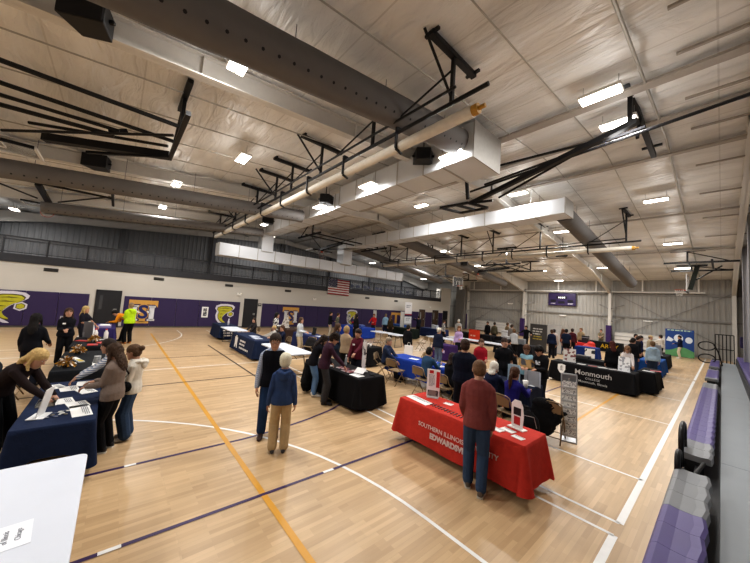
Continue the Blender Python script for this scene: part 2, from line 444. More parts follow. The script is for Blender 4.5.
    if extra:
        if 'glasses' in extra:
            mb = MB()
            for sd in (-1, 1):
                c = Vector((sd*.0185,.0605,.008)); pts = [H((c.x+.0135*math.cos(2*PI*j/12), c.y-.0006*abs(math.cos(2*PI*j/12)), c.z+.0095*math.sin(2*PI*j/12))) for j in range(13)]
                mb.tube(pts, .0013*S, 5); mb.tube([H((sd*.032,.060,.010)), H((sd*.047,.03,.008)), H((sd*.048,-.006,.004))], .0013*S, 5)
            mb.tube([H((-.006,.061,.010)), H((.006,.061,.010))], .0013*S, 5); mb.build('glasses', BLACK, root)
        if 'badge' in extra:
            p, t, f = spine(.2); q = p+f*.085+Vector((extra['badge'], 0, 0)); mb = MB()
            mb.beam((q-Vector((.02,0,0)))*S, (q+Vector((.02,0,0)))*S, .008*S, .026*S); mb.build('name_badge', paper(), root)
        if 'print' in extra:
            p, t, f = spine(.19); q = p+f*.081; mb = MB(); mb.beam((q-Vector((.035,0,0)))*S, (q+Vector((.035,0,0)))*S, .02*S, .06*S); mb.build('chest_print', printed('#c9c9cc', '#2a2a2e', 30), root)
        if 'bag' in extra:   # crossbody bag with strap
            sd = extra['bag']; p, t, f = spine(.04); q = p+Vector((sd*.125, -.02, -.02)); mb = MB()
            mb.ell(q*S, (.034*S, .075*S, .06*S), 12, 8); bg = mb.build('crossbody_bag', cloth('#0d0d10'), root, smooth=True)
            a = spine(.285); c = spine(.17); mb = MB()
            mb.tube([(q+Vector((0,.03,.05)))*S, (c[0]+c[2]*-.088+Vector((sd*.055,0,0)))*S, (spine(.25)[0]-spine(.25)[2]*.078-Vector((sd*.025,0,0)))*S, (a[0]+Vector((-sd*.062,-.01,.012)))*S, (spine(.24)[0]+spine(.24)[2]*.082-Vector((sd*.02,0,0)))*S, (c[0]+c[2]*.09+Vector((sd*.06,0,0)))*S, (q+Vector((0,.06,.05)))*S], (.009*S,.003*S), 6); mb.build('strap', cloth('#0d0d10'), bg)
        if 'collar' in extra:
            p, t, f = spine(.312); mb = MB()
            mb.tube([(p-t*.016+f*.003)*S, (p+t*.014+f*.007)*S], [(.049*S,.046*S), (.043*S,.041*S)], 14, side=(1,0,0)); mb.build('collar', cloth(extra['collar']), root, smooth=True)
        if 'hood' in extra:
            p, t, f = spine(.285); mb = MB()
            mb.tube([(p+Vector((sx*.07,0,0))+f*yy+t*zz)*S for sx, yy, zz in ((-1,.0,.0),(-.85,-.05,.012),(-.4,-.085,.005),(0,-.095,-.012),(.4,-.085,.005),(.85,-.05,.012),(1,.0,.0))], [(.016*S,.014*S)]+[(.026*S,.022*S)]*5+[(.016*S,.014*S)], 9, rnd=True)
            mb.ell((p-f*.08-t*.03)*S, (.06*S,.03*S,.05*S), 12, 8); link('hood', union_mesh(mb, vox, 2), cloth(extra['hood']), root, smooth=True)
    root_info = dict(root=root, wr={k: wr[k]*S for k in (-1, 1)}, S=S)
    return root_info
# ---------------------------------------------------------------- the people
J = '#2b3a55'; BKC = '#121216'; NV = '#161c30'; KH = '#b39c78'; DB = '#2a1d14'; BR_ = '#4a3322'; BLD = '#b8995e'; GRY = '#8c8a84'
P = person
# left tables
P('person in black with long dark hair seen from behind near the purple wall', -10.5, -1.35, 170, 1.70, ('jacket', '#14141a'), ('trousers', '#1c202c'), ('long', '#15100e'), fem=True, det=1, arms=('pocket', (.12,.16,.58)))
P('long-haired person in dark coat facing the camera behind black table with pom-poms', -13.0, -1.02, 10, 1.70, ('coat', '#15151b'), ('trousers', '#101014'), ('long', '#3a2416'), fem=True, det=1, arms=('fold', 'hold'), hem=-.055, extra=dict(badge=.045), fat=1.08)
P('person with long blonde hair in dark top standing side-on by the grey poster', -15.5, -.80, 62, 1.64, ('top', '#1c1b26'), ('trousers', '#191920'), ('long', '#b39a68'), fem=True, det=0, arms=('table', 'hold'), sleeve=.6)
P('person in orange jacket bending over the purple tablecloth', -17.7, .40, -110, 1.70, ('jacket', '#d98a1e'), ('trousers', '#14141a'), ('short', '#17120f'), det=0, lean=1.15, look=(.3,0), arms=('table', 'table'))
P('person in neon yellow hoodie and black trousers by leftmost emblem', -16.9, .58, -150, 1.78, ('hoodie', '#b7dc25'), ('trousers', '#111114'), ('buzz', '#8a7458'), det=0, arms=('hold', 'hold'), fat=1.15, extra=dict(hood='#b7dc25'), shoes='#b5763a')
P('blonde woman in dark brown sweater leaning over the navy table', -6.65, -1.0, 55, 1.66, ('sweater', '#241a1a'), ('trousers', '#121216'), ('bob', '#c9ab74'), fem=True, det=2, lean=.80, look=(.25,-.2), arms=((.06,.33,.455), (.02,.36,.45)), skin=2)
P('woman in taupe cardigan with crossbody bag seen from behind at navy table', -6.12, .12, -118, 1.60, ('cardigan', '#7d6f66'), ('leggings', '#141418'), ('wavy', '#5a4638'), fem=True, det=2, arms=((.04,.19,.60), 'hold'), leg_w=.82, hem=-.05, extra=dict(bag=1), shoes='#1a1a1d', sole='#d9d7d2', look=(.25,.2), fat=1.05)
P('girl in white sweatshirt with hair in a bun and wide jeans', -6.42, .37, -104, 1.53, ('sweatshirt', '#d8d2c6'), ('jeans', '#34465f'), ('bun', '#5e4632'), fem=True, det=2, arms=('hold', 'low'), leg_w=1.35, extra=dict(hood='#d8d2c6'), shoes='#cfcac2', look=(.2,.25))
P('dark-haired person in striped sweater reaching across the navy table', -7.15, .12, -95, 1.56, ('sweater', banded(('#c9c8ca', '#6f7c92'), 'Z', 9.)), ('jeans', '#2c3950'), ('long', '#2b1f1a'), fem=True, det=1, lean=.35, arms=('reach', 'reach'))
# middle pair
P('man in navy vest over checked shirt with glasses facing white-haired woman', -5.36, 2.30, -18, 1.84, ('shirt', banded(('#b4bccb', '#8995ae'), 'DIAGONAL', 22.)), ('jeans', '#263b5c'), ('short', '#3a2d24'), det=2, arms=('pocket', 'hang'), vest='#12141d', extra=dict(glasses=1), shoes='#3a2620', look=(.22,.1), fat=.98)
P('white-haired woman in blue hooded sweatshirt and khaki trousers seen from behind', -4.70, 2.22, 155, 1.57, ('hoodie', '#33466b'), ('trousers', KH), ('puffy', '#d8d2bc'), fem=True, det=2, arms=('hang', 'hang'), leg_w=1.12, extra=dict(hood='#33466b'), shoes='#4a4a4e', fat=.98, look=(-.1,.1))
# central black table
P('student in black top and blue jeans bending over central black table', -6.95, 4.12, 70, 1.62, ('top', '#15151c'), ('jeans', '#5e7a9c'), ('wavy', '#2a1d17'), fem=True, det=1, lean=.35, look=(.35,0), arms=('table', 'table'), leg_w=.85, shoes='#c0bab2')
P('student in plum sweater and grey trousers seen from behind at central black table', -6.32, 4.05, 62, 1.74, ('sweater', '#3c2433'), ('trousers', '#3b3a3c'), ('curly', '#33241b'), det=2, lean=.22, look=(.4,0), arms=('table', 'table'), leg_w=1.12, shoes='#202024')
P('man in maroon quarter-zip facing students across central black table', -6.95, 5.5, -70, 1.74, ('pullover', '#541a28'), ('trousers', '#1a1c28'), ('short', '#2a1c16'), det=1, arms=('out', 'low'), look=(.2,0), fat=1.08, extra=dict(badge=.04))
P('fair-haired person in tan sweater seen from behind beyond central black table', -8.05, 5.82, 110, 1.70, ('sweater', '#a08c74'), ('trousers', '#16171c'), ('short', '#a38a62'), det=1, arms=('hold', 'hold'))
P('brown-haired person in dark blue coat left of the tan sweater', -8.85, 6.0, 60, 1.70, ('coat', '#232f42'), ('trousers', '#1d2430'), ('long', '#4b3526'), fem=True, det=1, arms=('hold', 'hold'))
# red table and suit
P('man in faded maroon jacket and jeans seen from behind at the red table', -2.27, 4.02, 118, 1.80, ('jacket', '#7d4341'), ('jeans', '#364760'), ('buzz', '#6e5038'), det=2, arms=((.095,.11,.52), (.112,.03,.485)), shoes='#5a5048', sole='#b9b4a8', leg_w=.98, feet=((.05,.05),(.05,-.04)), look=(.3,.0), fat=.95)
P('tall man in dark navy suit seen from behind left of man in maroon jacket', -3.72, 5.95, 125, 1.85, ('suit_jacket', '#121829'), ('trousers', '#10131f'), ('short', '#3a281e'), det=2, arms=('hold', 'low'), hem=-.055, fat=1.3)
P('grey-haired man in blue suit sitting at the left end of the royal blue table', -7.5, 7.2, 18, 1.76, ('suit_jacket', '#28334d'), ('trousers', '#14151c'), ('short', '#8a7d6c'), det=1, sit=.46, lean=.1, arms=('lap', 'lap'))
P('dark-haired person in denim blue sitting with back to camera at royal blue table', -5.6, 6.98, 92, 1.70, ('jacket', '#2e4a66'), ('jeans', '#22304a'), ('short', '#17110e'), det=1, sit=.46, lean=.25, arms=('table', 'table'))
P('person in black sitting with back to camera left of the navy suit', -4.72, 6.88, 95, 1.66, ('jacket', '#111217'), ('trousers', '#14151a'), ('bob', '#2c1d15'), fem=True, det=1, sit=.46, lean=.2, arms=('table', 'table'))
P('white-haired person in navy jacket sitting behind the man in maroon jacket', -3.55, 6.85, 92, 1.68, ('jacket', '#18203a'), ('trousers', '#15161c'), ('bob', '#dad6cb'), fem=True, det=1, sit=.46, lean=.25, arms=('table', 'table'))
P('woman with brown ponytail in royal blue sitting with back to camera', -2.92, 6.55, 88, 1.70, ('sweater', '#231f6b'), ('trousers', '#15161c'), ('pony', '#4a2f1e'), fem=True, det=2, sit=.46, lean=.18, arms=('table', 'table'))
P('young man in black T-shirt standing beyond the navy table facing right', -4.18, 8.75, -45, 1.76, ('t_shirt', '#121216'), ('trousers', '#1b1d26'), ('short', '#2f2018'), det=1, arms=('hang', 'hang'), sleeve=.5, fat=1.1)
P('boy in red shirt standing left of the young man in black T-shirt', -5.0, 8.9, -40, 1.62, ('shirt', '#9d2230'), ('trousers', '#23242c'), ('short', '#4a3020'), det=1, arms=('hold', 'hang'))
P('woman with glasses in light blue blouse under dark cardigan holding an open book', -3.62, 8.95, -75, 1.66, ('cardigan', '#1d1f28'), ('trousers', '#1c1d26'), ('pony', '#5a3b28'), fem=True, det=1, vest=('blouse_front', '#8fb7c6'), arms=('hold', 'hold'), extra=dict(glasses=1), look=(.35,0))
P('dark-haired young man in black hoodie with white chest print', -3.2, 8.85, -105, 1.70, ('hoodie', '#111114'), ('trousers', '#15161c'), ('curly', '#17110e'), det=1, arms=('hold', 'hang'), extra=dict(hood='#111114', print=1), look=(.45,.2), fat=1.1)
# first navy row behind
P('young blond child seated behind the navy cloth with shield', -13.0, 5.45, -95, 1.45, ('shirt', '#a9a49c'), ('trousers', '#2c3950'), ('short', '#b59a6c'), det=0, sit=.45, arms=('table', 'table'))
P('brown-haired person in navy seated behind the navy cloth with shield', -12.15, 5.45, -80, 1.62, ('sweater', '#171d33'), ('trousers', '#1c202c'), ('short', '#4b3222'), det=0, sit=.45, arms=('table', 'table'))
P('dark-haired woman seated between the white table and purple wall', -16.0, 5.6, -60, 1.62, ('sweater', '#2d2a2b'), ('trousers', '#16161a'), ('long', '#3b2b20'), fem=True, det=0, sit=.45, arms=('lap', 'lap'))
P('person in black and white zigzag sweater standing below the gold T emblem', -14.15, 6.0, 60, 1.72, ('sweater', blotch(('#17171b', '#c9c6c2'), 11)), ('trousers', '#15151a'), ('long', '#17110f'), fem=True, det=0, arms=('hold', 'hold'))
P('person with long brown hair in pale top and khaki trousers seen side-on', -12.1, 6.25, 35, 1.66, ('top', '#b9bec2'), ('trousers', '#b8a68c'), ('long', '#4a3526'), fem=True, det=0, arms=('hold', 'hold'))
# far left crowd along the wall
P('person in black jacket and pale trousers by the purple wall, left of a pair', -17.6, 11.3, 40, 1.72, ('jacket', '#15151a'), ('trousers', '#a59d90'), ('short', '#1d1613'), det=0, arms=('hold', 'hang'))
P('person in camouflage jacket beside the black jacket at purple wall', -17.0, 11.5, 60, 1.68, ('jacket', blotch(('#4e5042', '#6f6a55', '#36372e'), 10)), ('trousers', '#a39a8c'), ('short', '#3a2a20'), det=0)
P('person in red top beneath the yellow emblem behind the flag', -16.9, 13.0, 200, 1.68, ('top', '#a3262c'), ('trousers', '#17171c'), ('long', '#6a4a30'), fem=True, det=0, arms=('hold', 'hold'))
P('person in black coat before the yellow emblem beside the red top', -16.1, 12.4, 100, 1.68, ('coat', '#121216'), ('trousers', '#121216'), ('long', '#17110f'), fem=True, det=0)
P('person in red shirt behind the bright blue tablecloth', -17.4, 15.1, -60, 1.70, ('shirt', '#b3262c'), ('trousers', '#24242c'), ('short', '#6e3a24'), det=0, arms=('hold', 'out'))
P('person in light blue shirt behind dark green tablecloth', -17.5, 16.4, 130, 1.74, ('shirt', '#8fb4d0'), ('trousers', '#20263a'), ('short', '#7a6a58'), det=0)
P('person in olive brown jacket before the tall gold T', -16.4, 15.9, 110, 1.68, ('jacket', '#3a3020'), ('trousers', '#2a241d'), ('long', '#6b4a2c'), fem=True, det=0)
P('person in dark navy with raised arm beside the white posters', -16.2, 18.9, 150, 1.74, ('jacket', '#171c28'), ('trousers', '#14151c'), ('short', '#3a2a1e'), det=0, arms=('up', 'hold'))
P('man in black jacket carrying a white bag near mid-hall white table', -9.3, 10.15, 100, 1.64, ('jacket', '#111216'), ('trousers', '#16171d'), ('short', '#17110e'), det=0, arms=('hang', 'hang'))
P('older man in white cap, navy jacket and jeans seen from behind at mid hall', -8.05, 10.75, 95, 1.64, ('jacket', '#1c2338'), ('jeans', '#56647c'), ('buzz', '#b5aea2'), det=0, fat=1.1, extra=dict(cap='#cfc9bb'))
P('woman in lavender top and black skirt beside the deep purple tablecloth', -8.7, 13.3, -60, 1.66, ('top', '#b59cc4'), ('skirt', '#121216'), ('long', '#6b4a32'), fem=True, det=0, arms=('hold', 'hang'))
P('person in patterned grey and white top near the dark door', -13.3, 18.3, 60, 1.66, ('top', blotch(('#8f9296', '#d3d3d1', '#3c3f48'), 9)), ('trousers', '#1c1d24'), ('short', '#3d2c20'), det=0)
P('grey-haired person in grey hoodie seen from behind near the curtain', -12.7, 19.3, 110, 1.76, ('hoodie', '#a09f9d'), ('jeans', '#27324a'), ('buzz', '#c7c2b8'), det=0, fat=1.15)
P('person in black behind the red-orange sign', -12.2, 22.6, -90, 1.70, ('jacket', '#121216'), ('trousers', '#121216'), ('short', '#2a1d16'), det=0)
P('person in olive jacket seen from behind right of the red-orange sign', -11.3, 21.95, 100, 1.72, ('jacket', '#55503f'), ('trousers', '#3a372e'), ('short', '#2f241a'), det=0)
P('person in tan uniform, farther left of a standing pair at far centre', -10.9, 23.2, 60, 1.74, ('uniform_shirt', '#84745c'), ('trousers', '#5c5546'), ('short', '#5a4632'), det=0)
P('person in brown camouflage uniform at far centre behind the white display', -10.1, 22.3, -80, 1.68, ('uniform_shirt', blotch(('#6f6350', '#8d8066', '#4a4436'), 9)), ('trousers', '#5c5546'), ('short', '#4a3626'), det=0)
P('person in grey polo and jeans seen from behind at far centre', -9.3, 20.4, 80, 1.74, ('polo', '#7f7a76'), ('jeans', '#4a5668'), ('short', '#3a2c20'), det=0, fat=1.15)
P('person in black with arms out left of the dark grey banner', -8.95, 21.9, -90, 1.70, ('shirt', '#121216'), ('trousers', '#121216'), ('short', '#1d1512'), det=0, arms=((.26,.12,.68), (.26,.12,.68)))
P('person in pale grey shirt bending toward the table before the dark banner', -7.4, 16.6, 120, 1.72, ('shirt', '#b0b2b5'), ('trousers', '#15161b'), ('short', '#6a5038'), det=0, lean=.55, arms=('table', 'table'))
P('person in black seated low between white table and displays', -6.55, 14.0, 60, 1.6, ('jacket', '#1a1b20'), ('trousers', '#1a1b20'), ('short', '#1a1310'), det=0, sit=.45, lean=.2, arms=('lap', 'lap'))
# crowd at far centre
P('person in navy shirt, left of the group right of dark grey banner', -6.65, 19.9, 95, 1.70, ('shirt', '#18223c'), ('trousers', '#15161d'), ('short', '#4a3424'), det=0)
P('broad person in navy shirt and dark shorts seen from behind at far centre', -6.28, 21.2, 95, 1.76, ('shirt', '#152036'), ('shorts', '#111218'), ('short', '#1c1512'), det=0, fat=1.25, sleeve=.5, shoes='#d5d2cc', arms=('hang', 'hang'))
P('person in maroon sweater behind the broad person in navy', -6.55, 23.3, 100, 1.76, ('sweater', '#4e2028'), ('trousers', '#17171d'), ('short', '#2f1f18'), det=0)
P('person in tan uniform standing right of the maroon sweater', -6.75, 26.0, -100, 1.78, ('uniform_shirt', '#8d7c60'), ('trousers', '#2c2a3c'), ('short', '#6a4d34'), det=0)
P('person in pale shirt at the left of the group by white banner', -6.95, 21.2, 110, 1.68, ('shirt', '#b9aaa2'), ('trousers', '#23252d'), ('short', '#241a15'), det=0)
P('person in rust top hidden among the far centre group', -6.9, 22.6, 70, 1.70, ('top', '#8a4a3a'), ('jeans', '#46536a'), ('long', '#5a3a26'), fem=True, det=0)
P('person in camouflage uniform behind the army table', -6.6, 30.9, -90, 1.70, ('uniform_shirt', blotch(('#6a5f4e', '#a09070', '#3c382e'), 9)), ('trousers', '#5c5546'), ('short', '#2f241a'), det=0, arms=('hold', 'hold'))
P('woman with red-brown hair in black seen from behind at lettered black table', -2.82, 14.95, 120, 1.68, ('sweater', '#131216'), ('trousers', '#131216'), ('wavy', '#4e2018'), fem=True, det=0, fat=1.25)
P('woman with long light brown hair in white top leaning right of the red-brown hair', -2.35, 14.75, -75, 1.62, ('top', '#cfc6c2'), ('trousers', '#2a2c36'), ('wavy', '#7a5c42'), fem=True, det=0, lean=.25, look=(.3,0), arms=('table', 'table'))
# right-hand group
P('person in black jacket with back to camera at left of the right-hand group', -2.75, 18.6, 60, 1.74, ('jacket', '#131318'), ('jeans', '#2c3950'), ('short', '#1c1613'), det=0, fat=1.15)
P('person in white cap and grey-blue top beside the black jacket', -2.95, 19.6, 30, 1.66, ('top', '#8b9bb5'), ('jeans', '#2c3950'), ('short', '#4a3a2c'), det=0, extra=dict(cap='#d5d0c6'))
P('person in pale blue hoodie with print on the back at right-hand blue table', -2.02, 18.25, 110, 1.70, ('hoodie', '#9fb6c9'), ('trousers', '#2c3950'), ('short', '#6b5238'), det=0, fat=1.1, extra=dict(hood='#9fb6c9'))
P('person in black seen from behind right of the pale blue hoodie', -2.95, 21.4, 20, 1.76, ('jacket', '#15151b'), ('trousers', '#23252d'), ('short', '#2f2018'), det=0)
P('person in navy jacket between black jacket and pale hoodie', -3.0, 22.4, 10, 1.76, ('jacket', '#1a2148'), ('trousers', '#1c1f2b'), ('short', '#241a14'), det=0)
P('dark-haired person in mauve grey top at the back of right-hand group', -3.6, 25.2, -40, 1.74, ('top', '#8a7f84'), ('trousers', '#2c2e38'), ('short', '#1c1512'), det=0)
P('person in tan cap and khaki top at the back of right-hand group', -2.95, 25.6, -30, 1.72, ('top', '#a3977f'), ('trousers', '#3c3a36'), ('short', '#4a3a2a'), det=0, extra=dict(cap='#b09a74'))
P('person in white hooded sweatshirt near the blue and green backdrop', -2.75, 28.6, 150, 1.74, ('hoodie', '#cdc8c0'), ('trousers', '#1c1d22'), ('short', '#2a1f18'), det=0, arms=('out', 'out'), extra=dict(hood='#cdc8c0'))
P('person in navy polo and khaki trousers before the blue and green backdrop', -2.06, 32.2, 190, 1.72, ('polo', '#151b30'), ('trousers', '#b7ab95'), ('short', '#1c1613'), det=0, arms=('hold', 'hang'), shoes='#d8d4cd')
# carried things
o = thing('open_book', 'orange and dark open brochure held by woman in light blue', 'book', (-3.5, 8.62, 1.02), math.radians(15)); mb = MB()
for s in (-1, 1): mb.poly([(0,0,0),(s*.2,.03,.03),(s*.2,.16,.26),(0,.13,.23)], (0,.006,0))
mb.build('pages', printed('#8a6a3a', '#23222a', 9), o); mb = MB(); mb.box(-.004,.004,-.0,.14,0,.01); mb.build('spine', BLACK, o)
o = thing('carrier_bag', 'white carrier bag held by the man in black jacket', 'bag', (-9.08, 10.02, .25), .3); mb = MB(); mb.poly([(-.2,-.05,0),(.2,-.05,0),(.2,-.03,.5),(-.2,-.03,.5)], (0,.1,0)); mb.build('bag_body', paper('#dcd8d6'), o, bevel=.02); mb = MB(); mb.tube([(-.08,.02,.5),(-.05,.02,.62),(.05,.02,.62),(.08,.02,.5)], .01, 6); mb.build('handle', paper('#dcd8d6'), o)
# ---------------------------------------------------------------- the hall
W = -23.4; BX = -29.8; RX = 1.15; Y0 = -11.; Y1 = 36.; RIDGE = 12.5; EAVE = 6.26; SL = .093
def roofz(y): return EAVE+SL*(Y1-y) if y > RIDGE else EAVE+SL*(y-Y0)
def S_(o, label=None): o['kind'] = 'structure'; return o

# floor: maple strips running along the hall
def floor_mat():
    m = bpy.data.materials.new('maple_strip_floor'); m.use_nodes = True
    nt = m.node_tree; N = nt.nodes; L = nt.links; b = N['Principled BSDF']
    tc = N.new('ShaderNodeTexCoord'); mp = N.new('ShaderNodeMapping'); mp.inputs['Rotation'].default_value = (0, 0, PI/2)
    L.new(tc.outputs['Object'], mp.inputs['Vector'])
    def brick(w, h, off, c1, c2, mort):
        t = N.new('ShaderNodeTexBrick'); t.offset = off; t.inputs['Scale'].default_value = 1
        t.inputs['Brick Width'].default_value = w; t.inputs['Row Height'].default_value = h
        t.inputs['Mortar Size'].default_value = mort; t.inputs['Bias'].default_value = 0
        t.inputs['Color1'].default_value = (*lin(c1), 1); t.inputs['Color2'].default_value = (*lin(c2), 1); t.inputs['Mortar'].default_value = (*lin('#a18b70'), 1)
        L.new(mp.outputs['Vector'], t.inputs['Vector']); return t
    a = brick(.72, .057, .37, '#ccaf89', '#aa8e6b', .0012)
    c = brick(1.15, .114, .61, '#c6a984', '#ad9270', 0.)
    mx = N.new('ShaderNodeMix'); mx.data_type = 'RGBA'; mx.inputs['Factor'].default_value = .5
    L.new(a.outputs['Color'], mx.inputs['A']); L.new(c.outputs['Color'], mx.inputs['B'])
    nz = N.new('ShaderNodeTexNoise'); nz.inputs['Scale'].default_value = 2.2; nz.inputs['Detail'].default_value = 6
    mp2 = N.new('ShaderNodeMapping'); mp2.inputs['Scale'].default_value = (9, .6, 1)
    L.new(tc.outputs['Object'], mp2.inputs['Vector']); L.new(mp2.outputs['Vector'], nz.inputs['Vector'])
    r = N.new('ShaderNodeMapRange'); r.inputs['To Min'].default_value = .86; r.inputs['To Max'].default_value = 1.12
    L.new(nz.outputs['Fac'], r.inputs['Value'])
    mu = N.new('ShaderNodeMix'); mu.data_type = 'RGBA'; mu.blend_type = 'MULTIPLY'; mu.inputs['Factor'].default_value = 1
    L.new(mx.outputs['Result'], mu.inputs['A']); L.new(r.outputs['Result'], mu.inputs['B']); L.new(mu.outputs['Result'], b.inputs['Base Color'])
    b.inputs['Roughness'].default_value = .34; b.inputs['Specular IOR Level'].default_value = .35
    return m
fl = MB(); fl.box(BX-.2, RX+.2, Y0-.2, Y1+.2, -.1, 0)
FLOOR = S_(fl.build('floor', floor_mat()))

# painted court lines are strips of the floor
def strip(pts, w, name, m, z=.002, closed=False):
    mb = MB(); n = len(pts); v = []
    for i in range(n):
        a = Vector((*pts[max(i-1, 0)], 0)); c = Vector((*pts[min(i+1, n-1)], 0)); t = (c-a).normalized(); q = Vector((-t.y, t.x, 0))*(w/2)
        p = Vector((*pts[i], z)); v += [p+q, p-q]
    mb.add(v, [(2*i, 2*i+1, 2*i+3, 2*i+2) for i in range(n-1)])
    return mb.build(name, m, FLOOR, fixn=False)
WL = mat('#e2e2e0', .4, var=.06); PL = mat('#36224f', .4, var=.08); GL = mat('#c8922f', .4, var=.08); KL = mat('#1d1a20', .4)
def arc(cx, cy, r, a0, a1, n=40): return [(cx+r*math.cos(math.radians(a0+(a1-a0)*i/n)), cy+r*math.sin(math.radians(a0+(a1-a0)*i/n))) for i in range(n+1)]
E0, E1 = -.85, -21.9
for c0 in (-2.95, 12.61, 28.2):          # three cross courts side by side
    lo, hi = c0-7.62, c0+7.62
    hi2 = min(hi, 35.4)
    strip([(E0, lo), (E0, hi2)], .08, 'white_line', WL); strip([(E1, lo), (E1, hi2)], .05, 'white_line', WL)
    strip([(E0, lo), (E1, lo)], .05, 'white_line', WL)
    if hi < 35: strip([(E0, hi), (E1, hi)], .05, 'white_line', WL)
    strip([((E0+E1)/2, lo), ((E0+E1)/2, hi2)], .05, 'white_line', WL)
    for sx, ex in ((1, E0), (-1, E1)):
        hx = ex-sx*1.45
        strip([(ex, c0-6.0), (hx, c0-6.0)]+[(hx+sx*0+(-sx)*6.0*math.sin(a), c0-6.0*math.cos(a)) for a in [PI*i/48 for i in range(1, 48)]]+[(hx, c0+6.0), (ex, c0+6.0)], .05, 'white_line', WL)
        for k in (-1.83, 1.83): strip([(ex, c0+k), (ex-sx*5.8, c0+k)], .05, 'white_line', WL)
        strip([(ex-sx*5.8, c0-1.83), (ex-sx*5.8, c0+1.83)], .05, 'white_line', WL)
strip([(-1.2, 1.66), (-20.4, 1.66)], .075, 'gold_line', GL, .004)
strip([(-2.34, 8.0), (-2.34, 13.3)], .06, 'gold_line', GL, .004)
for x in (-3.8, -9.57, -13.15):
    strip([(x, -9.), (x, 33.)], .05, 'purple_line', PL if x > -6 else KL, .0045)
    for y in (.20, 2.62) if x == -3.8 else (): strip([(x, y-.085), (x, y+.085)], .05, 'white_dash', WL, .006)
strip([(-15.75, 3.5), (-7.9, 3.5)], .05, 'black_line', KL, .005)
strip([(-5.43, -9.), (-5.43, 1.9), (-5.5, 2.6), (-5.66, 3.3), (-5.88, 4.0), (-6.2, 4.6), (-6.7, 5.2)], .055, 'purple_line', PL, .0035)
strip([(-5.43, .33), (-5.43, .46)], .05, 'white_dash', WL, .006)

# ceiling: white vinyl-faced insulation sagging between purlins
def ceil_mat():
    m = bpy.data.materials.new('vinyl_faced_insulation'); m.use_nodes = True
    nt = m.node_tree; N = nt.nodes; L = nt.links; b = N['Principled BSDF']
    tc = N.new('ShaderNodeTexCoord')
    nz = N.new('ShaderNodeTexNoise'); nz.inputs['Scale'].default_value = 1.; nz.inputs['Detail'].default_value = 4
    mp = N.new('ShaderNodeMapping'); mp.inputs['Scale'].default_value = (.25, .9, 1); L.new(tc.outputs['Object'], mp.inputs['Vector']); L.new(mp.outputs['Vector'], nz.inputs['Vector'])
    r = N.new('ShaderNodeValToRGB'); r.color_ramp.elements[0].color = (*lin('#d9d7d3'), 1); r.color_ramp.elements[1].color = (*lin('#f3f1ed'), 1)
    r.color_ramp.elements[0].position = .35; r.color_ramp.elements[1].position = .7
    L.new(nz.outputs['Fac'], r.inputs['Fac'])
    br = N.new('ShaderNodeTexBrick'); br.offset = 0; br.inputs['Scale'].default_value = 1; br.inputs['Brick Width'].default_value = 60.; br.inputs['Row Height'].default_value = 1.52
    br.inputs['Mortar Size'].default_value = .02; br.inputs['Mortar Smooth'].default_value = .4
    br.inputs['Color1'].default_value = (1, 1, 1, 1); br.inputs['Color2'].default_value = (.96, .96, .96, 1); br.inputs['Mortar'].default_value = (.8, .79, .78, 1)
    L.new(tc.outputs['Object'], br.inputs['Vector'])
    mu = N.new('ShaderNodeMix'); mu.data_type = 'RGBA'; mu.blend_type = 'MULTIPLY'; mu.inputs['Factor'].default_value = 1
    L.new(r.outputs['Color'], mu.inputs['A']); L.new(br.outputs['Color'], mu.inputs['B']); L.new(mu.outputs['Result'], b.inputs['Base Color'])
    n2 = N.new('ShaderNodeTexNoise'); n2.inputs['Scale'].default_value = 1.; n2.inputs['Detail'].default_value = 5; n2.inputs['Distortion'].default_value = 1.2
    mp2 = N.new('ShaderNodeMapping'); mp2.inputs['Scale'].default_value = (.9, 3.2, 1); L.new(tc.outputs['Object'], mp2.inputs['Vector']); L.new(mp2.outputs['Vector'], n2.inputs['Vector'])
    bp = N.new('ShaderNodeBump'); bp.inputs['Strength'].default_value = .9; bp.inputs['Distance'].default_value = .12
    L.new(n2.outputs['Fac'], bp.inputs['Height']); L.new(bp.outputs['Normal'], b.inputs['Normal'])
    b.inputs['Roughness'].default_value = .3; b.inputs['Specular IOR Level'].default_value = .5
    return m
ys = []
y = Y0
while y < Y1-.01: ys.append(y); y += .19
ys.append(Y1)
mb = MB(); v = []
for y in ys:
    sag = .10*abs(math.sin(PI*(y-Y0)/1.52))
    v += [(BX-.2, y, roofz(y)-sag+.06), (RX+.2, y, roofz(y)-sag+.06)]
mb.add(v, [(2*i, 2*i+1, 2*i+3, 2*i+2) for i in range(len(ys)-1)])
v2 = [(BX-.2, Y0, EAVE+.4), (RX+.2, Y0, EAVE+.4), (BX-.2, RIDGE, roofz(RIDGE)+.4), (RX+.2, RIDGE, roofz(RIDGE)+.4), (BX-.2, Y1, EAVE+.4), (RX+.2, Y1, EAVE+.4)]
mb.add(v2, [(0,2,3,1), (2,4,5,3)])
S_(mb.build('ceiling', ceil_mat(), smooth=True, fixn=False))

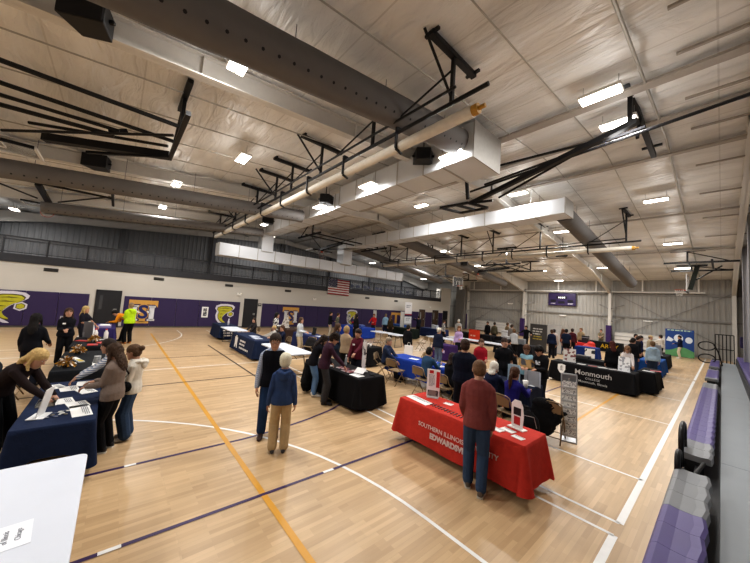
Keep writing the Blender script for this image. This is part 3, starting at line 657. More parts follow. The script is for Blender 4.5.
# ribbed metal walls
def ribbed(name, a, b, z0, z1fn, hexc, inward, pitch=.305, dep=.035, m=None):
    a = Vector(a); b = Vector(b); L_ = (b-a).length; t = (b-a)/L_; nrm = Vector(inward); mb = MB(); prof = []
    s = 0
    while s < L_:
        for ds, q in ((0, 0), (.05, dep), (.10, dep), (.15, 0)):
            if s+ds < L_: prof.append((s+ds, q))
        s += pitch
    prof.append((L_, 0)); v = []
    for s, q in prof:
        p = a+t*s+nrm*q; v += [(p.x, p.y, z0), (p.x, p.y, z1fn(p.y))]
    mb.add(v, [(2*i, 2*i+2, 2*i+3, 2*i+1) for i in range(len(prof)-1)])
    p = [a-nrm*.15, b-nrm*.15]
    mb.add([(p[0].x,p[0].y,z0),(p[1].x,p[1].y,z0),(p[1].x,p[1].y,z1fn(p[1].y)),(p[0].x,p[0].y,z1fn(p[0].y))], [(0,1,2,3)])
    return S_(mb.build(name, m or mat(hexc, .5, var=.06, scale=.8), fixn=False))
top_ = lambda y: roofz(y)+.12
ribbed('wall_far', (BX, Y1, 0), (RX, Y1, 0), 0, top_, '#a3a19c', (0, -1, 0))
ribbed('wall_right', (RX, Y1, 0), (RX, Y0, 0), 0, top_, '#bdbbb7', (-1, 0, 0))
ribbed('wall_back', (BX, Y0, 0), (BX, Y1, 0), 0, top_, '#7f8082', (1, 0, 0))
ribbed('wall_near', (RX, Y0, 0), (BX, Y0, 0), 0, top_, '#a3a19c', (0, 1, 0))
for z in (2.95, 5.0):
    mb = MB(); mb.box(BX, RX, Y1-.17, Y1-.04, z-.1, z+.02); S_(mb.build('wall_girt', steel('#8f8d89')))
# white wall under the mezzanine, its return, deck, fascia
mb = MB(); mb.box(W-.2, W, Y0, 33.2, 0, 3.3); mb.box(W-.2, W, 31.3, 33.2, 3.3, 5.1); mb.box(W-2.2, W, 33.2, 33.4, 0, 5.1)
S_(mb.build('wall_left', mat('#c4c0b8', .75, var=.04, scale=.6)))
mb = MB(); mb.box(BX, W-.2, Y0, 33.2, 3.1, 3.3); S_(mb.build('mezzanine_floor', steel('#55565a')))
mb = MB(); mb.box(W-.06, W+.05, Y0, 31.3, 3.3, 3.72); S_(mb.build('trim_1', steel('#34353a')))
# purple vinyl rub board foot
mb = MB(); mb.box(W, W+.02, Y0, 33.2, 0, .1); S_(mb.build('baseboard_left', paint('#5a5652')))

# mezzanine guard rail: posts, rails and a see-through mesh infill
rail = thing('guard_rail', 'dark steel guard rail with mesh panels along the mezzanine edge', 'railing', (W, 0, 3.72))
mb = MB(); mb.box(-.03, .03, Y0, 31.3, .84, .9); mb.box(-.02, .02, Y0, 31.3, .06, .10); mb.build('top_rail', steel('#2c2d31'), rail)
k = 0; y = Y0+.4
while y < 31.3:
    mb = MB(); mb.box(-.035, .035, y-.03, y+.03, -.3, .9); mb.build('post', steel('#2c2d31'), rail); y += 1.53
def mesh_mat():
    m = mat('#55575b', .6, var=.02); m = m.copy(); nt = m.node_tree; b = nt.nodes['Principled BSDF']
    tc = nt.nodes.new('ShaderNodeTexCoord'); w = nt.nodes.new('ShaderNodeTexChecker'); w.inputs['Scale'].default_value = 42
    nt.links.new(tc.outputs['Object'], w.inputs['Vector'])
    r = nt.nodes.new('ShaderNodeMapRange'); r.inputs['To Min'].default_value = .25; r.inputs['To Max'].default_value = .62
    nt.links.new(w.outputs['Fac'], r.inputs['Value']); nt.links.new(r.outputs['Result'], b.inputs['Alpha']); return m
mb = MB(); mb.add([(0,Y0,.1),(0,31.3,.1),(0,31.3,.84),(0,Y0,.84)], [(0,1,2,3)]); mb.build('mesh_panel', mesh_mat(), rail, fixn=False)

# steel frames: far-wall columns, haunched rafters, wall braces
FX = [.62, -6.9, -14.75, -22.1, -29.3]
WS = mat('#cfccc6', .5, var=.05)
for fx in FX:
    mb = MB()
    for sgn, ye in ((1, Y1-.25), (-1, Y0+.25)):
        dep = lambda y: .46+.85*max(0, 1-(abs(ye-y))/7.)
        n = 24; rows = []
        for i in range(n+1):
            y = RIDGE+(ye-RIDGE)*i/n; zt = roofz(y)-.08; zb = zt-dep(y)
            rows.append((y, zt, zb))
        for q, (w, f) in enumerate((((.11, 'b')), (.11, 't'), (.012, 'w'))):
            v = []
            for y, zt, zb in rows:
                a, c = (zb, zb+.03) if f == 'b' else (zt-.03, zt) if f == 't' else (zb, zt)
                v += [(fx-w, y, a), (fx+w, y, a), (fx+w, y, c), (fx-w, y, c)]
            mb.add(v, [(4*i+j, 4*i+(j+1) % 4, 4*i+4+(j+1) % 4, 4*i+4+j) for i in range(n) for j in range(4)])
        for i in range(0, n+1, 4):
            y, zt, zb = rows[i]; mb.box(fx-.1, fx+.1, y-.008, y+.008, zb, zt)
        zb = rows[-1][2]
        y_in = ye-sgn*.55
        mb.box(fx-.11, fx+.11, y_in-.015, y_in+.015, 0, zb+.1); mb.box(fx-.11, fx+.11, ye-.015, ye+.015, 0, zb+.9); mb.box(fx-.012, fx+.012, min(y_in, ye), max(y_in, ye), 0, zb+.5)
    S_(mb.build('frame_column_beam', WS))
for fx, lb in zip(FX[1:4], ('purple pad round the far column nearest the bleachers', 'purple pad round the far column left of the scoreboard', 'purple pad round the far column beside the drawn curtain')):
    mb = MB(); mb.box(-.2, .2, -.2, .2, .02, 2.0); tag(mb.build('column_pad', cloth('#41305e'), None, (fx, Y1-1.02, 0), bevel=.03), lb, 'pad', 'far column pads')
# right wall columns and mullion-like posts
CS = steel('#a9a8ab')
for y in (9.5, 15.2, 20.8, 26.4):
    mb = MB(); z = roofz(y)
    for x in (.78, 1.13): mb.box(x-.012, x+.012, y-.14, y+.14, 0, z)
    mb.box(.78, 1.13, y-.008, y+.008, 0, z); S_(mb.build('wall_column', CS))
for y in (-6, 0, 6.2, 12.5, 18.5, 24.5, 30.5):   # posts of the mezzanine back wall
    mb = MB(); z = roofz(y); mb.box(BX+.05, BX+.3, y-.12, y+.12, 3.3, z); S_(mb.build('wall_column', steel('#5f6063')))
mb = MB(); mb.box(BX+.04, BX+.2, Y0, Y1, 5.0, 5.12); S_(mb.build('wall_girt', steel('#6a6a6c')))
# cross bracing rods of the far wall and fly braces
BR = steel('#8d8b88')
for a, b in ((FX[0], FX[1]), (FX[2], FX[3])):
    for za, zb in ((.7, 5.2), (5.2, .7)):
        mb = MB(); mb.cyl((a, Y1-.22, za), (b, Y1-.22, zb), .028, 6); S_(mb.build('wall_brace_beam', BR))
for fx in FX[1:4]:
    for z in (2.35, 3.55):
        for s in (-1, 1):
            mb = MB(); mb.beam((fx+s*.1, Y1-.8, z), (fx+s*.95, Y1-.1, z+.42), .06, .06); mb.build_ = None
            S_(mb.build('wall_brace_beam', BR))
# long white beam before the far wall, hung from the roof
mb = MB(); mb.cyl((-22.0, 35.35, 5.17), (-.85, 35.35, 5.17), .07, 10)
for x in (-21.2, -17.6, -14.9, -11.3, -8., -4.6, -1.2): mb.box(x-.05, x+.05, 35.3, 35.4, 5.17, roofz(35.3))
S_(mb.build('wall_hanger_beam', steel('#d8d6d2')))
# strut purlins below the insulation
for y, w in ((8.75, .28), (11.0, .2), (13.6, .2), (19.5, .16), (26., .16)):
    mb = MB(); z = roofz(y)-.12; mb.box(FX[4], RX, y-w/2, y+w/2, z-.06, z); S_(mb.build('ceiling_beam', steel('#a8a199')))
for x in (-1.1, -2.6, -4.2, -5.6, -8.4, -9.9, -11.5, -13.1, -16.4, -18., -19.5, -21., -24.5, -27.):   # bar joists' thin tie rods and conduit
    mb = MB(); mb.tube([(x, Y0+.4, roofz(Y0)-.13), (x, RIDGE, roofz(RIDGE)-.13), (x, Y1-.4, roofz(Y1)-.1)], .032 if x == -1.1 else .017, 6); S_(mb.build('ceiling_conduit_beam', metal('#b5b2ab', .45)))
for i, y in enumerate((6.5, 8.0, 10.2, 12.4, 14.9, 17.5, 20.5, 23.5)):   # angle struts at the right-hand wall
    z = roofz(y)-.16
    for dx in (1.7, ):
        mb = MB(); mb.poly([(RX, y-.03, z), (RX, y+.03, z), (RX-dx, y+.03, z+.02), (RX-dx, y-.03, z+.02)], (0, 0, .05)); S_(mb.build('roof_strut_beam', steel('#a59e95')))

# doors in the left wall
for i, (a, b) in enumerate(((-.79, .23), (7.38, 8.27), (27.35, 28.25), (29.85, 30.85), (31.95, 32.8))):
    brown = i in (2, 3)
    d = thing('door_%d' % (i+1), None, None, (W, (a+b)/2, 0)); d['kind'] = 'structure'
    w = (b-a)/2
    mb = MB(); mb.box(-.05, .05, -w-.06, -w, 0, 2.16); mb.box(-.05, .05, w, w+.06, 0, 2.16); mb.box(-.05, .05, -w-.06, w+.06, 2.1, 2.17); mb.build('door_frame', steel('#222226'), d)
    mb = MB(); mb.box(-.02, .03, -w, w, .01, 2.1)
    mb.build('door_leaf', steel('#4a3a2e' if brown else '#232428'), d)
    mb = MB(); mb.box(.03, .05, w-.25, w-.1, .95, 1.1); mb.cyl((.05, w-.2, 1.02), (.11, w-.2, 1.02), .012); mb.cyl((.11, w-.3, 1.02), (.11, w-.18, 1.02), .012); mb.build('door_handle', metal(), d)
    if i in (0, 2, 3):
        mb = MB(); mb.box(.03, .036, -w+.12, -w+.26, 1.05, 1.85); mb.build('door_glass', paint('#8d8f92' if brown else '#4a4b4e', .2), d)

# purple wall pads with team emblems
PADM = mat('#33264f', .55, var=.06, scale=1.2)
def letters(parts, parent, y, z, x=.06):
    for nm, polys, m in parts:
        mb = MB()
        for k, p in enumerate(polys): mb.poly([(x, y+a, z+b) for a, b in p], (.004, 0, 0))
        mb.build(nm, m, parent)
def rect(a, b, c, d): return [(a, c), (b, c), (b, d), (a, d)]
def emblem_ths(parent, y, z, s, front):
    sc = lambda ps: [[(a*s, b*s) for a, b in p] for p in ps]
    g, w, n = mat('#c99a4e', .5), mat('#d9d9dc', .5), mat('#232a63', .5)
    letters([('letter_t', sc([rect(-.8, .8, .5, .78), [(-.8, .5), (-.8, .3), (-.62, .5)], [(.8, .5), (.62, .5), (.8, .3)], rect(-.17, .17, -.72, .5), rect(-.36, .36, -.8, -.66)]), g)], parent, y, z, .056)
    if not front: return
    letters([('letter_h', sc([rect(-.62, -.34, -.56, .36), rect(.34, .62, -.56, .36), rect(-.68, -.26, .3, .42), rect(.26, .68, .3, .42), rect(-.68, -.26, -.62, -.5), rect(.26, .68, -.62, -.5), rect(-.4, .4, -.1, .06)]), w)], parent, y, z, .062)
    v, f = text_geo('S', 1.25*s, .035*s, .003)
    mb = MB(); mb.add([(.072+c, a, b) for a, b, c in v], f); o = mb.build('letter_s', n, parent, (0, y, z-.06*s))
    v, f = text_geo('S', 1.25*s, .075*s, .002)
    mb = MB(); mb.add([(.067+c, a, b) for a, b, c in v], f); mb.build('letter_s_outline', g, parent, (0, y, z-.06*s))
def emblem_twister(parent, y, z, s, fl=1):
    """funnel-shaped yellow team emblem with a pale outline"""
    body = [(-.62,.62),(-.3,.74),(.1,.76),(.5,.72),(.66,.58),(.6,.42),(.42,.28),(.2,.18),(.0,.02),(-.14,-.16),(-.22,-.36),(-.14,-.56),(.06,-.74),(.1,-.8),(-.1,-.78),(-.36,-.62),(-.54,-.36),(-.58,-.06),(-.5,.2),(-.66,.4)]
    cx = sum(a for a, b in body)/len(body); cy = sum(b for a, b in body)/len(body)
    out = [(a+(a-cx)*.16/max(.3, math.hypot(a-cx, b-cy))+0, b+(b-cy)*.16/max(.3, math.hypot(a-cx, b-cy))) for a, b in body]
    fist = [(.3,.14),(.5,.22),(.66,.12),(.64,-.06),(.46,-.16),(.28,-.08)]
    fo = [(.24,.18),(.5,.3),(.74,.16),(.72,-.1),(.46,-.25),(.2,-.12)]
    tr = lambda p, k=1: [(fl*a*s, b*s) for a, b in p]
    letters([('emblem_outline', [tr(out), tr(fo)], mat('#cfcbd6', .5))], parent, y, z, .056)
    letters([('emblem_border', [tr([(a*.98, b*.98) for a, b in body]), tr(fist)], mat('#4a4718', .5))], parent, y, z, .060)  # dark olive border of the emblem, inside the pale outline
    letters([('emblem_funnel', [tr([(cx+(a-cx)*.9, cy+(b-cy)*.9) for a, b in body]), tr([(.47+(a-.47)*.82, .02+(b-.02)*.82) for a, b in fist])], mat('#b5b02e', .5, var=.3, scale=8))], parent, y, z, .064)
    letters([('emblem_swirl', [tr(p) for p in ([(-.5,.5),(.0,.58),(.5,.5),(.0,.52)], [(-.48,.28),(-.1,.34),(.3,.28),(-.1,.28)], [(-.46,.02),(-.28,.06),(-.06,.02),(-.28,-.0)], [(-.44,-.24),(-.3,-.22),(-.2,-.26),(-.3,-.29)])], mat('#4a4718', .5))], parent, y, z, .070)
pads = [(-10.6, -1.1, 'purple wall padding with yellow twister emblem left of the leftmost door'), (.42, 7.05, 'purple wall padding with gold T emblem right of the leftmost door'), (8.68, 27.2, 'long purple wall padding behind the flag with several emblems'), (28.4, 29.7, 'narrow purple wall pad between two brown doors'), (31.0, 31.8, 'narrow purple wall pad between brown door and dark door')]
PO = []
for a, b, lb in pads:
    o = thing('wall_pad', lb, 'wall pad', (W, 0, .1), group='wall pads along the left wall'); PO.append(o)
    n = max(1, round((b-a)/1.22)); w = (b-a)/n; mb = MB()
    for i in range(n): mb.box(.0, .055, a+i*w+.006, a+i*w+w-.006, 0, 1.78)
    mb.build('padding', PADM, o, bevel=.012)
emblem_twister(PO[0], -4.0, .95, .86); emblem_ths(PO[1], 1.38, .88, .9, True); emblem_twister(PO[1], 6.05, .85, .82)
emblem_ths(PO[2], 11.1, .88, .9, True); emblem_twister(PO[2], 17.4, .88, .82); emblem_ths(PO[2], 23.4, .85, .9, False)
fr = thing('wall_notice', 'small white framed notice on purple padding beside a yellow emblem', 'notice', (W+.06, 4.77, .75))
mb = MB(); mb.box(0, .03, -.2, .2, -.05, .68); mb.build('frame', paper(), fr, bevel=.008); mb = MB(); mb.box(.03, .036, -.11, .11, .05, .58); mb.build('notice_sheet', printed('#55565a', '#c9c9c6', 18), fr)
# fixtures on the white wall
for i, (y, z) in enumerate(((-2.73, 3.05), (1.98, 3.07), (6.15, 3.04), (10.7, 3.01), (19.2, 2.98), (23.3, 2.92))):
    o = thing('wall_grille', 'dark return grille high on white wall, %s from the left end' % ('first second third fourth fifth sixth'.split()[i]), 'vent', (W, y, z), group='grilles high on the white wall')
    mb = MB(); mb.box(0, .02, -.27, .27, -.09, .09); mb.build('grille_frame', paint('#55534f'), o); mb = MB()
    for k in range(6): mb.beam((.03, -.25, -.075+k*.03), (.03, .25, -.075+k*.03), .02, .008)
    mb.build('louver', paint('#2a2a2a'), o)
for y, z, lb in ((6.9, 2.42, 'white emergency light above purple padding left of black door'), (13.2, 2.45, 'white emergency light on white wall near the flag'), (25.6, 2.35, 'white emergency light right of the hanging poster'), (29.2, 2.45, 'white emergency light above the narrow purple pad')):
    o = thing('emergency_light', lb, 'emergency light', (W, y, z)); mb = MB(); mb.box(0, .08, -.16, .16, -.06, .06); mb.build('light_housing', paint('#dcdad4'), o, bevel=.015); mb = MB()
    for s in (-1, 1): mb.ell((.07, s*.1, .09), (.05, .06, .055), 10, 6)
    mb.build('lamp_head', paint('#efeee8'), o, smooth=True)
for x, z, lb in ((-20.2+3.6, 3.6, 'white emergency light on far wall left of scoreboard'), (-11.0, 2.62, 'white emergency light on far wall below scoreboard'), (-4.3, 2.62, 'white emergency light on far wall above stacked bleachers')):
    o = thing('emergency_light', lb, 'emergency light', (x, Y1-.04, z)); mb = MB(); mb.box(-.2, .2, -.12, 0, -.07, .07); mb.build('light_housing', paint('#e4e2dd'), o, bevel=.015); mb = MB()
    for s in (-1, 1): mb.ell((s*.26, -.08, .02), (.07, .06, .06), 10, 6)
    mb.build('lamp_head', paint('#efeee8'), o, smooth=True)
for y, lb in ((-1.35, 'small dark sign plate left of leftmost door'), (8.5, 'small dark sign plate right of black door')):
    o = thing('door_sign', lb, 'sign', (W, y, 1.75)); mb = MB(); mb.box(0, .012, -.13, .13, -.11, .11); mb.build('sign_plate', paint('#45433f'), o); mb = MB(); mb.box(.012, .015, -.09, .09, -.01, .05); mb.build('sign_mark', paint('#b9b7b0'), o)
o = thing('wall_outlet', 'small grey outlet plate low on purple wall padding', 'outlet', (W+.056, -2.05, .55)); mb = MB(); mb.box(0, .012, -.09, .09, -.07, .07); mb.build('plate', paint('#a9a6ad'), o, bevel=.004)
mb = MB(); mb.box(.012, .016, -.05, -.01, -.03, .03); mb.box(.012, .016, .01, .05, -.03, .03); mb.build('socket', paint('#55535a'), o)

# flag
fl_ = thing('flag', 'American flag hanging flat on the mezzanine front', 'flag', (W+.11, 14.45, 3.06))
FW, FH = 2.35, 1.42; mb = MB(); nx = 24
def fx_(u): return .02*math.sin(u*9)+.012*math.sin(u*23)
for r in range(13):
    z0, z1 = FH*r/13, FH*(r+1)/13
    v = []
    for i in range(nx+1):
        u = i/nx; dz = -.05*u
        v += [(fx_(u), FW*u, z0+dz), (fx_(u), FW*u, z1+dz)]
    for i in range(nx):
        can = r >= 6 and (i+.5)/nx < .4
        mb.add([v[2*i], v[2*i+2], v[2*i+3], v[2*i+1]], [(0,1,2,3)], 2 if can else (0 if r % 2 == 0 else 1))
mb.build('flag_cloth', [cloth('#9c2b33'), cloth('#d9d5d3'), cloth('#25294f')], fl_, fixn=False)
mb = MB()
for r in range(9):
    for c in range(6 if r % 2 == 0 else 5):
        u = (.4*FW)*((c+(.5 if r % 2 == 0 else 1))/6); z = FH*6/13+(FH*7/13)*(r+.5)/9; x = fx_(u/FW)+.006
        p = []
        for k in range(10):
            a = PI/2+k*PI/5; q = .042 if k % 2 == 0 else .017; p.append((x, u+q*math.cos(a), z-.05*u/FW+q*math.sin(a)))
        mb.poly(p)
mb.build('star', paint('#e0dddb'), fl_, fixn=False)
mb = MB(); mb.cyl((0, -.02, -.08), (0, -.02, FH+.06), .02); mb.build('flag_pole', metal(), fl_)

# curtain gathered in the far corner
cu = thing('divider_curtain', 'grey divider curtain gathered against the far left corner', 'curtain', (-22.6, 34.6, 0))
mb = MB(); pts = []
for i in range(80):
    u = i/79; pts.append((-.75+1.5*u, .22*math.sin(u*PI*17)))
mb.add([(x, y, z) for x, y in pts for z in (.05, 5.6)], [(2*i, 2*i+2, 2*i+3, 2*i+1) for i in range(79)])
mb.build('curtain_cloth', cloth('#8d8a86'), cu, smooth=True, fixn=False)
mb = MB(); mb.cyl((-.9, 0, 5.62), (.9, 0, 5.62), .04); mb.build('curtain_rail', steel('#55555a'), cu)

# scoreboard
sb = thing('scoreboard', 'purple scoreboard high on far wall between two columns', 'scoreboard', (-11.08, Y1-.2, 3.66))
mb = MB(); mb.box(-1.28, 1.28, -.12, .1, 0, 1.34); mb.build('cabinet', paint('#33254f', .4), sb, bevel=.02)
mb = MB(); mb.box(-.5, .5, -.13, -.115, .72, .98); mb.box(-1.05, -.55, -.13, -.115, .35, .62); mb.box(.55, 1.05, -.13, -.115, .35, .62); mb.box(-.3, .3, -.13, -.115, .22, .45); mb.build('digit_window', paint('#17121f', .3), sb)
for nm, tx, x, z, s in (('lettering', 'HOME', -.8, .2, .15), ('lettering', 'GUEST', .8, .2, .15)):
    v, f = text_geo(tx, s, .004, .002); mb = MB(); mb.add([(a, -.125-c, b) for a, b, c in v], f); mb.build('lettering', paint('#d7d5da'), sb, (x, 0, z))
for x in (-.26, -.08, .1, .26):
    mb = MB(); mb.box(x-.045, x+.045, -.14, -.128, .77, .93); mb.build('digit', emit('#f4f2ea', 1.2), sb)

# folded white bleachers along the far wall
def folded(x0, x1, lb, zt):
    o = thing('folded_bleachers', lb, 'bleachers', ((x0+x1)/2, Y1-.55, 0)); w = (x1-x0)/2
    for k in range(4):
        z = .12+k*zt/4; mb = MB(); mb.box(-w, w, -.42+.05*k, .35, z, z+zt/4-.07); mb.build('row_front', paint('#d5d3cf'), o, bevel=.02)
        mb = MB(); mb.box(-w, w, -.45+.05*k, .3, z+zt/4-.07, z+zt/4-.02); mb.build('seat_board', paint('#bdbbb8'), o)
    mb = MB()
    for x in (-w+.3, 0, w-.3): mb.box(x-.1, x+.1, -.3, .3, 0, .12)
    mb.build('foot', BLACK, o)
folded(-6.5, -3.1, 'white folded bleachers against far wall right of a purple column pad', 1.35)
folded(-20.6, -16.2, 'white folded bleachers against far wall behind the left exhibitors', 1.2)

# ---------------------------------------------------------------- bleachers along the right wall (camera side)
PS = mat('#51477a', .45, var=.06, scale=3); GS = mat('#76787b', .45, var=.05, scale=3); DK = mat('#8b9094', .5, var=.06, scale=2)
bl = thing('bleachers', 'purple and grey pull-out bleachers along the right wall', 'bleachers', (0, 0, 0))
def seat_run(y0, y1, x0, x1, z, grey_ends, name='seat'):
    """moulded seat modules .46 m long with a rolled front edge"""
    n = max(1, round((y1-y0)/.46)); w = (y1-y0)/n
    for i in range(n):
        a, b = y0+i*w, y0+(i+1)*w
        g = (i < grey_ends[0]) or (i >= n-grey_ends[1])
        mb = MB(); prof = [(x0+.0, z-.13), (x0-.01, z-.05), (x0+.01, z-.012), (x0+.05, z+.006), (x0+.14, z-.006), (x1-.1, z-.008), (x1-.03, z+.004), (x1, z-.012), (x1+.008, z-.10), (x1-.03, z-.10), (x0+.05, z-.09), (x0+.03, z-.13)]
        k = len(prof); ov = .0
        v = []
        for t, yy in ((0, a+.002), (.5, (a+b)/2), (1, b-.002)):
            bul = .022 if t == .5 else 0
            v += [(x+(bul if x > x1-.12 else 0), yy, zz) for x, zz in prof]
        f = [(i2*k+j, i2*k+(j+1) % k, (i2+1)*k+(j+1) % k, (i2+1)*k+j) for i2 in range(2) for j in range(k)]+[tuple(range(k-1, -1, -1)), tuple(range(2*k, 3*k))]
        mb.add(v, f); mb.build(name, GS if g else PS, bl)
def deck(y0, y1, x0, x1, z):
    mb = MB(); mb.box(x0, x1, y0, y1, z-.04, z); return mb.build('deck', DK, bl, bevel=.006)
SEC = [(-8., 6.42, (2, 3)), (7.25, 16.9, (2, 3)), (18.4, 22.6, (1, 1)), (24., 29.4, (1, 1))]
for a, b, g in SEC: seat_run(a, b, -.47, -.13, .44, g)
for a, b in ((-8., 0.), (0., 7.9), (7.9, 15.6), (15.6, 23.2), (23.2, 30.)): deck(a, b-.006, -.035, .56, .26)
for a, b in ((-8., 30.),): seat_run(a, b, .60, .94, .74, (0, 0), 'upper_seat')
mb = MB(); mb.box(-.44, -.40, -8, 30, .03, .16); mb.box(-.40, .55, -8, 30, .10, .15); mb.box(.55, .6, -8, 30, .03, .62); mb.box(.6, 1.05, -8, 30, .5, .56); mb.build('under_frame', steel('#2a2b2e'), bl)
for a, b, g in SEC:
    for y in (a+.05, b-.05):
        mb = MB(); mb.box(-.42, -.2, y-.03, y+.03, .03, .34); mb.build('seat_bracket', steel('#1e1f22'), bl)
def oval_rail(y, x, z0, h, w, along=1):
    """padded black end rail: a closed loop"""
    mb = MB(); pts = []
    for i in range(25):
        a = 2*PI*i/24; pts.append((x, y+w/2*math.copysign(abs(math.cos(a))**.7, math.cos(a)), z0+h/2+h/2*math.copysign(abs(math.sin(a))**.7, math.sin(a))))
    mb.tube(pts, .035, 10); mb.build('end_rail', mat('#0c0c0e', .35), bl, smooth=True)
oval_rail(7.3, -.44, .25, .62, .62); oval_rail(6.55, -.44, .12, .5, .34)
mb = MB(); mb.box(-.36, -.16, 6.55, 6.62, .27, .31); mb.box(-.3, -.26, 6.4, 7.2, .2, .3); mb.cyl((-.3, 6.7, .26), (-.2, 7.1, .4), .025); mb.build('latch', BLACK, bl)
# looped aisle rails and end guard at the far end of the bleachers
lr = thing('aisle_rail', 'black double-loop rail at the far end of the bleachers', 'rail', (-.42, 27.5, -.15))
for z in (.75, 1.5):
    mb = MB(); pts = [(-.72+.62*(1-math.cos(0))+.0, 0, 0)]
    pts = [(-.2+.35*math.cos(2*PI*i/24), .0, z+.25*math.sin(2*PI*i/24)) for i in range(25)]
    mb.tube(pts, .035, 8); mb.build('loop', BLACK, lr, smooth=True)
mb = MB(); mb.tube([(0.1, 0, 1.6), (.26, 0, 1.2), (.38, 0, .6), (.42, 0, .3), (.42, 0, .15)], .035, 8); mb.cyl((.02, 0, .75), (.36, 0, .75), .03); mb.build('post', BLACK, lr)
er = thing('end_guard_rail', 'black barred guard rail at the far end of the bleachers', 'railing', (.2, 30.4, 0))
mb = MB(); mb.cyl((-.5, 0, 2.05), (.3, 0, 2.05), .03); mb.cyl((-.5, 0, 1.1), (.3, 0, 1.1), .025); mb.build('top_rail', BLACK, er)
for x in (-.5, -.34, -.18, -.02, .14, .3):
    mb = MB(); mb.cyl((x, 0, 0), (x, 0, 2.05), .024, 8); mb.build('bar', BLACK, er)
o = thing('electrical_box', 'dark purple box on the right wall above the far bleachers', 'box', (1.0, 28.4, 1.4)); mb = MB(); mb.box(-.3, .1, -.3, .3, 0, .65); mb.build('housing', paint('#2c2547'), o, bevel=.02); mb = MB(); mb.box(-.31, -.3, -.22, .22, .08, .57); mb.build('cover', paint('#3a3158'), o)
o = thing('fire_alarm_plate', 'small white wall device on right wall column', 'alarm', (.78, 13.0, 1.9)); mb = MB(); mb.box(-.04, 0, -.1, .1, -.12, .12); mb.build('plate', paint('#e4e3df'), o, bevel=.01); mb = MB(); mb.box(-.05, -.04, -.07, .07, -.1, -.02); mb.build('pull', paint('#b3262a'), o)
mb = MB(); mb.box(.78, 1.1, 12.88, 13.12, 0, roofz(13)); S_(mb.build('wall_column', CS))
# ---------------------------------------------------------------- lights
LG = [(-1.76, (7.83, 9.6, 16.6, 23.2, 29.4)), (-6.0, (1.36, (7.0, -5.1, 6.98), 13.3, 19.05, 23.6, 28.4)), (-10.6, (2.8, (6.8, -8.75, 6.95), 12.0, 22.1, 28.8, 33.2)), (-15.1, (1.48, (6.95, -12.6, 6.95), 20.4, 25.8)), (-20.1, (1.47, (6.3, -17.8, 6.75), 23.7)), (-26.3, (-4.84, 10., 22., 31.2))]
ROWN = ['row above the right-hand bleachers', 'second row from the bleachers', 'third row from the bleachers', 'fourth row from the bleachers', 'row beside the mezzanine edge', 'row over the mezzanine']
ORD = 'nearest second third fourth fifth sixth'.split()
UNSEEN_LAMPS = [(-1.76, (-5.,)), (-6., (-6.,)), (-10.6, (-6.,)), (-15.1, (-6.,)), (-20.1, (-6.,))]  # lamps added out of view, without fixtures, to light the near end
proto = thing('ceiling_light', 'white linear LED light', 'ceiling light', (0, 0, 0), group='linear LED lights under the roof')
mb = MB(); mb.box(-.40, .40, -.17, .17, -.02, .05); mb.box(-.3, .3, -.05, .05, .05, .1); mb.build('light_housing', paint('#dfddd8'), proto, bevel=.01)
for s in (-1, 1):
    mb = MB(); mb.box(-.37, .37, s*.085-.062, s*.085+.062, -.045, -.02); mb.build('lens', emit('#fff6e8', 14.), proto)
mb = MB()
for s in (-1, 1): mb.cyl((s*.33, 0, .05), (s*.33, 0, .33), .006, 5)
mb.build('hanger_wire', metal(), proto)
first = True
for r, (x, ys_) in enumerate(LG):
    for i, y in enumerate(ys_):
        o = proto if first else copy_tree(proto); first = False
        yy, xx, zz = y if isinstance(y, tuple) else (y, x, roofz(y)-.44)
        o.location = (xx, yy, zz)
        lb = 'white linear LED light, %s, %s' % ('nearest' if i == 0 else ('farthest' if i == len(ys_)-1 else ORD[i]+' from the near end'), ROWN[r])
        o['label'] = lb
def lamp(x, y, p, sx=.8, sy=.3, z=None):
    pl = bpy.data.lights.new('ceiling_fill', 'POINT'); pl.energy = p*UP; pl.shadow_soft_size = .2; pl.color = (1., .985, .965)  # added point fill at each lamp, brightens the ceiling
    po = bpy.data.objects.new('ceiling_fill', pl); COL.objects.link(po); po.location = (x, y, (roofz(y)-.95) if z is None else z-.12)
    l = bpy.data.lights.new('bay_light', 'AREA'); l.shape = 'RECTANGLE'; l.size = sx; l.size_y = sy; l.energy = p; l.color = (1., .985, .965); l.spread = PI
    o = bpy.data.objects.new('bay_light', l); COL.objects.link(o); o.location = (x, y, (roofz(y)-.50) if z is None else z)
for x, ys_ in LG:
    for y in ys_:
        if isinstance(y, tuple): lamp(y[1], y[0], LP*.8, z=y[2]-.06)
        else: lamp(x, y, LP)
for x, ys_ in UNSEEN_LAMPS:
    for y in ys_: lamp(x, y, LP)

